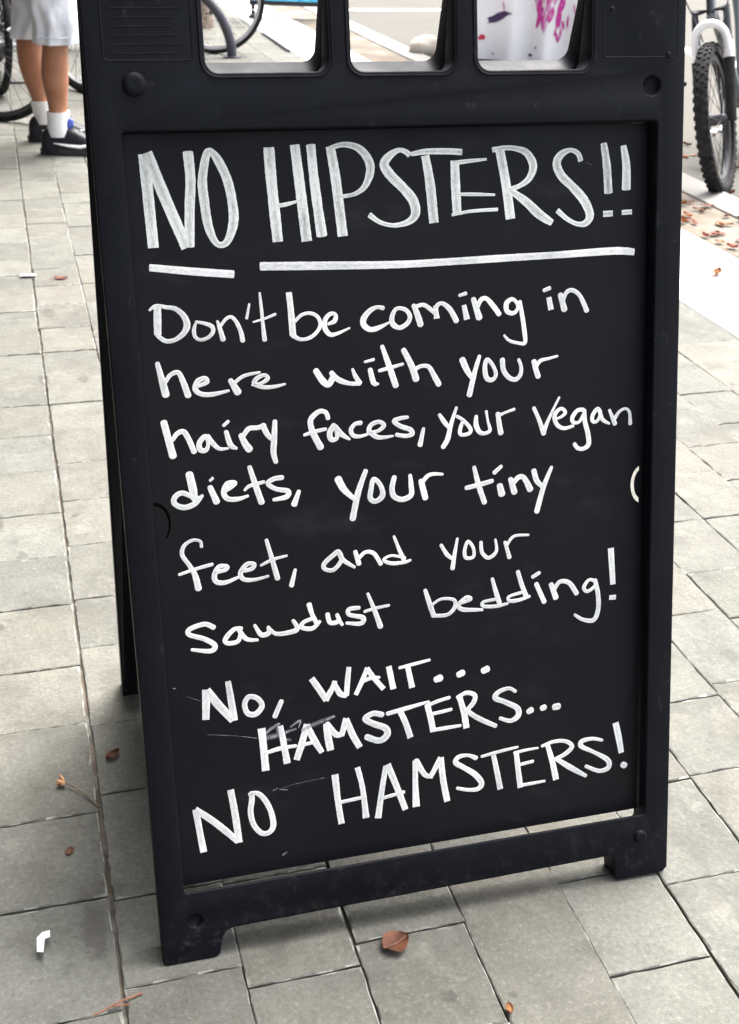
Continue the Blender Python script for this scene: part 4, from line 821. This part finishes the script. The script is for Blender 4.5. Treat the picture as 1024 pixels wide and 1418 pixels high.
# ------------------------------------------------------------------ litter on the ground
def leaf(name, x, y, z, L, wd, rz, m, curl, rg_, stem=True):
    bm = bmesh.new(); n = 9; rows = []
    for i in range(n+1):
        t = i/n; hw = wd*math.sin(math.pi*min(1, t*.97+.03))**.75*(1-.12*t)*(1+.06*math.sin(i*2.6)); zz = .002+curl*(2*t-1)**2*.6
        rows.append([bm.verts.new((L*(t-.5), hw*k*(1+rg_.uniform(-.05, .05)), zz+curl*abs(k)**1.6+.0006*rg_.uniform(-1, 1))) for k in (-1, -.55, -.08, .08, .55, 1)])
    for a, b2 in zip(rows, rows[1:]):
        for k in range(5): bm.faces.new((a[k], a[k+1], b2[k+1], b2[k]))
    r = bmesh.ops.solidify(bm, geom=list(bm.faces), thickness=.0006)
    tube(bm, [(L*.5, 0, .003+curl*.5), (0, 0, .0018), (-L*.5, 0, .003+curl*.5)], [.0005, .0008, .001], 5)
    if stem: tube(bm, [(-L*.5, 0, .003+curl*.5), (-L*.7, L*.05, .003), (-L*.85, L*.12, .002)], .0008, 5)
    o = fin(bm, name, m); o.location = (x, y, z); o.rotation_euler = (0, 0, rz); return o
rl = random.Random(11)
tag(leaf('fallen_leaf', .341, .973, .001, .036, .0175, R(20), M_LEAF[0], .0045, rl, False), 'curled brown leaf in front of the sign near the bottom rail', 'leaf')
tag(leaf('fallen_leaf', .051, 1.395, .001, .024, .0085, R(35), M_LEAF[0], .004, rl, False), 'small dark brown leaf beside the left edge of the sign', 'leaf')
tag(leaf('fallen_leaf', -.0194, 1.2208, -.0002, .015, .006, R(70), M_LEAF[0], .001, rl, False), 'tiny dark brown leaf scrap between the twig and the white paper scrap', 'leaf')
tag(leaf('fallen_leaf', .1054, 3.655, .001, .040, .011, R(-10), M_LEAF[2], .004, rl), 'reddish leaf on the paving a few steps in front of the person', 'leaf')
tag(leaf('fallen_leaf', .437, .852, .001, .014, .005, R(80), M_LEAF[1], .003, rl, False), 'small orange leaf scrap at the bottom edge, right of the curled brown leaf', 'leaf')
bm = bmesh.new(); tube(bm, [(.0235, 1.295, .001), (.010, 1.318, .005), (-.004, 1.337, .006), (-.020, 1.352, .006)], [.0014, .0012, .001, .001], 6)
tw = fin(bm, 'twig', M_STEM); tag(tw, 'thin twig with an orange bud lying across the joint left of the sign', 'twig')
bm = bmesh.new()
for i in range(7):
    a = rl.uniform(-1.2, 1.2); L = rl.uniform(.008, .014); d2 = Vector((-math.cos(a), math.sin(a)*.9, rl.uniform(0, .5)))
    tube(bm, [Vector((-.018, 1.351, .006)), Vector((-.018, 1.351, .006))+d2*L*.6, Vector((-.018, 1.351, .006))+d2*L], [.001, .0028, .0008], 6)
fin(bm, 'bud', M_LEAF[1], tw)
bm = bmesh.new(); tube(bm, [(-.01, .958, .002), (.02, .967, .006), (.045, .975, .003)], .0011, 6); tube(bm, [(.01, .964, .004), (.03, .962, .004)], .0009, 6)
tag(fin(bm, 'twig', M_LEAF[0]), 'reddish twig on the paving at the bottom left corner', 'twig')
def scrap(name, pts, z, h, m):
    bm = bmesh.new(); n = len(pts)
    a = [bm.verts.new((x, y, z+h*rl.uniform(.2, 1))) for x, y in pts]; b2 = [bm.verts.new((v.co.x, v.co.y, v.co.z+.0008)) for v in a]
    bm.faces.new(b2); bm.faces.new(a[::-1])
    for i in range(n): bm.faces.new((a[i], a[(i+1) % n], b2[(i+1) % n], b2[i]))
    return fin(bm, name, m, smooth=False)
tag(scrap('paper_scrap', [(-.0655, 1.055), (-.0585, 1.054), (-.0560, 1.073), (-.0500, 1.077), (-.0500, 1.086), (-.0590, 1.087), (-.0650, 1.079)], .003, .011, M_PAPER), 'white folded paper scrap on the paving at the lower left', 'paper scrap')
tag(scrap('paper_scrap', [(-.012, 3.69), (.034, 3.685), (.035, 3.712), (-.01, 3.715)], .003, .004, M_PAPER), 'thin white paper scrap lying on the joint next to the reddish leaf', 'paper scrap')
for i in range(44):
    y = min(5.6, 3.35+abs(rl.gauss(.55, .4))); x = 2.32+min(.25, abs(rl.gauss(.05, .11))) if i % 3 else 2.56-abs(rl.gauss(0, .05))
    if i > 38: x = rl.uniform(1.9, 2.3); y = rl.uniform(3.0, 4.8)
    o = leaf('fallen_leaf', x, y, .001, rl.uniform(.025, .06), rl.uniform(.010, .022), rl.uniform(0, 6.28), M_LEAF[i % 3], rl.uniform(.002, .012), rl)
    tag(o, 'fallen autumn leaf lying along the pale kerb right of the sign', 'leaf', 'fallen leaves along the kerb')
for i in range(12):
    o = leaf('fallen_leaf', rl.uniform(2.80, 3.2), rl.uniform(4.2, 5.4), ROADZ+.001, rl.uniform(.03, .06), rl.uniform(.010, .022), rl.uniform(0, 6.28), M_LEAF[i % 3], rl.uniform(.002, .012), rl)
    tag(o, 'fallen autumn leaf in the gutter by the parked mountain bike', 'leaf', 'fallen leaves in the gutter')

# ------------------------------------------------------------------ unseen shop front and canopy, added left of frame to darken the paving
sh_ = empty('added_shop_front', (-1.55, 4.5, 0)); tag(sh_, 'unseen brick shop front and canvas canopy, added to shade the left of the paving', 'building')
def uvbox(bm, c, s3):
    uvl = bm.loops.layers.uv.verify(); vs = set(box(bm, c, s3))
    for f in bm.faces:
        if all(v in vs for v in f.verts):
            n = f.normal if f.normal.length else Vector((1, 0, 0)); f.normal_update(); n = f.normal
            for l in f.loops: l[uvl].uv = (l.vert.co.y if abs(n.x) > .5 or abs(n.z) > .5 else l.vert.co.x, l.vert.co.z if abs(n.z) < .5 else l.vert.co.x)
bm = bmesh.new()
for y0, y1, z0, z1 in ((-6.5, 7.5, 2.6, 5.2), (-6.5, -5.0, 0, 2.6), (-2.2, -1.6, 0, 2.6), (-.4, .2, 0, 2.6), (3.4, 4.0, 0, 2.6), (6.8, 7.5, 0, 2.6), (-5.0, -2.2, 0, .55), (.2, 3.4, 0, .55), (4.0, 6.8, 0, .55)):
    uvbox(bm, (-.15, (y0+y1)/2, (z0+z1)/2), (.30, y1-y0, z1-z0))
fin(bm, 'wall', M_BRICK, sh_, smooth=False)
for y0, y1 in ((-5.0, -2.2), (.2, 3.4), (4.0, 6.8)):
    bm = bmesh.new(); ym = (y0+y1)/2
    for c2, s3 in (((-.06, ym, .60), (.10, y1-y0, .09)), ((-.06, ym, 2.555), (.10, y1-y0, .09)), ((-.06, y0+.04, 1.575), (.10, .08, 1.86)), ((-.06, y1-.04, 1.575), (.10, .08, 1.86)), ((-.06, ym, 1.575), (.06, .05, 1.86))): box(bm, c2, s3, .006)
    f = fin(bm, 'window', M_TRIM, sh_); bm = bmesh.new(); box(bm, (-.09, ym, 1.575), (.01, y1-y0-.16, 1.86)); fin(bm, 'pane', M_GLASS, f, smooth=False)
bm = bmesh.new(); box(bm, (-.10, -1.0, 1.28), (.06, 1.19, 2.56), .006); box(bm, (-.068, -1.0, .5), (.012, .8, .6), .004)
d_ = fin(bm, 'door', M_TRIM, sh_); bm = bmesh.new(); box(bm, (-.066, -1.0, 1.6), (.012, .8, 1.3)); fin(bm, 'pane', M_GLASS, d_, smooth=False)
bm = bmesh.new(); tube(bm, [(-.03, -.55, 1.0), (.0, -.55, 1.02), (.0, -.55, 1.2), (-.03, -.55, 1.22)], .012, 8); fin(bm, 'handle', M_RIM, d_)
bm = bmesh.new()
pr = [(.01, 3.15), (1.42, 2.64), (1.42, 2.42), (1.41, 2.42), (1.405, 2.62), (.01, 3.12)]
loft(bm, [[(x, y, z+(.012*math.sin(y*22) if z < 2.6 else 0)) for x, z in pr] for y in [-6.4+13.8*i/120 for i in range(121)]])
fin(bm, 'shade_awning', M_AWN, sh_)  # unseen canvas, reach widened to cut sky light on the left paving
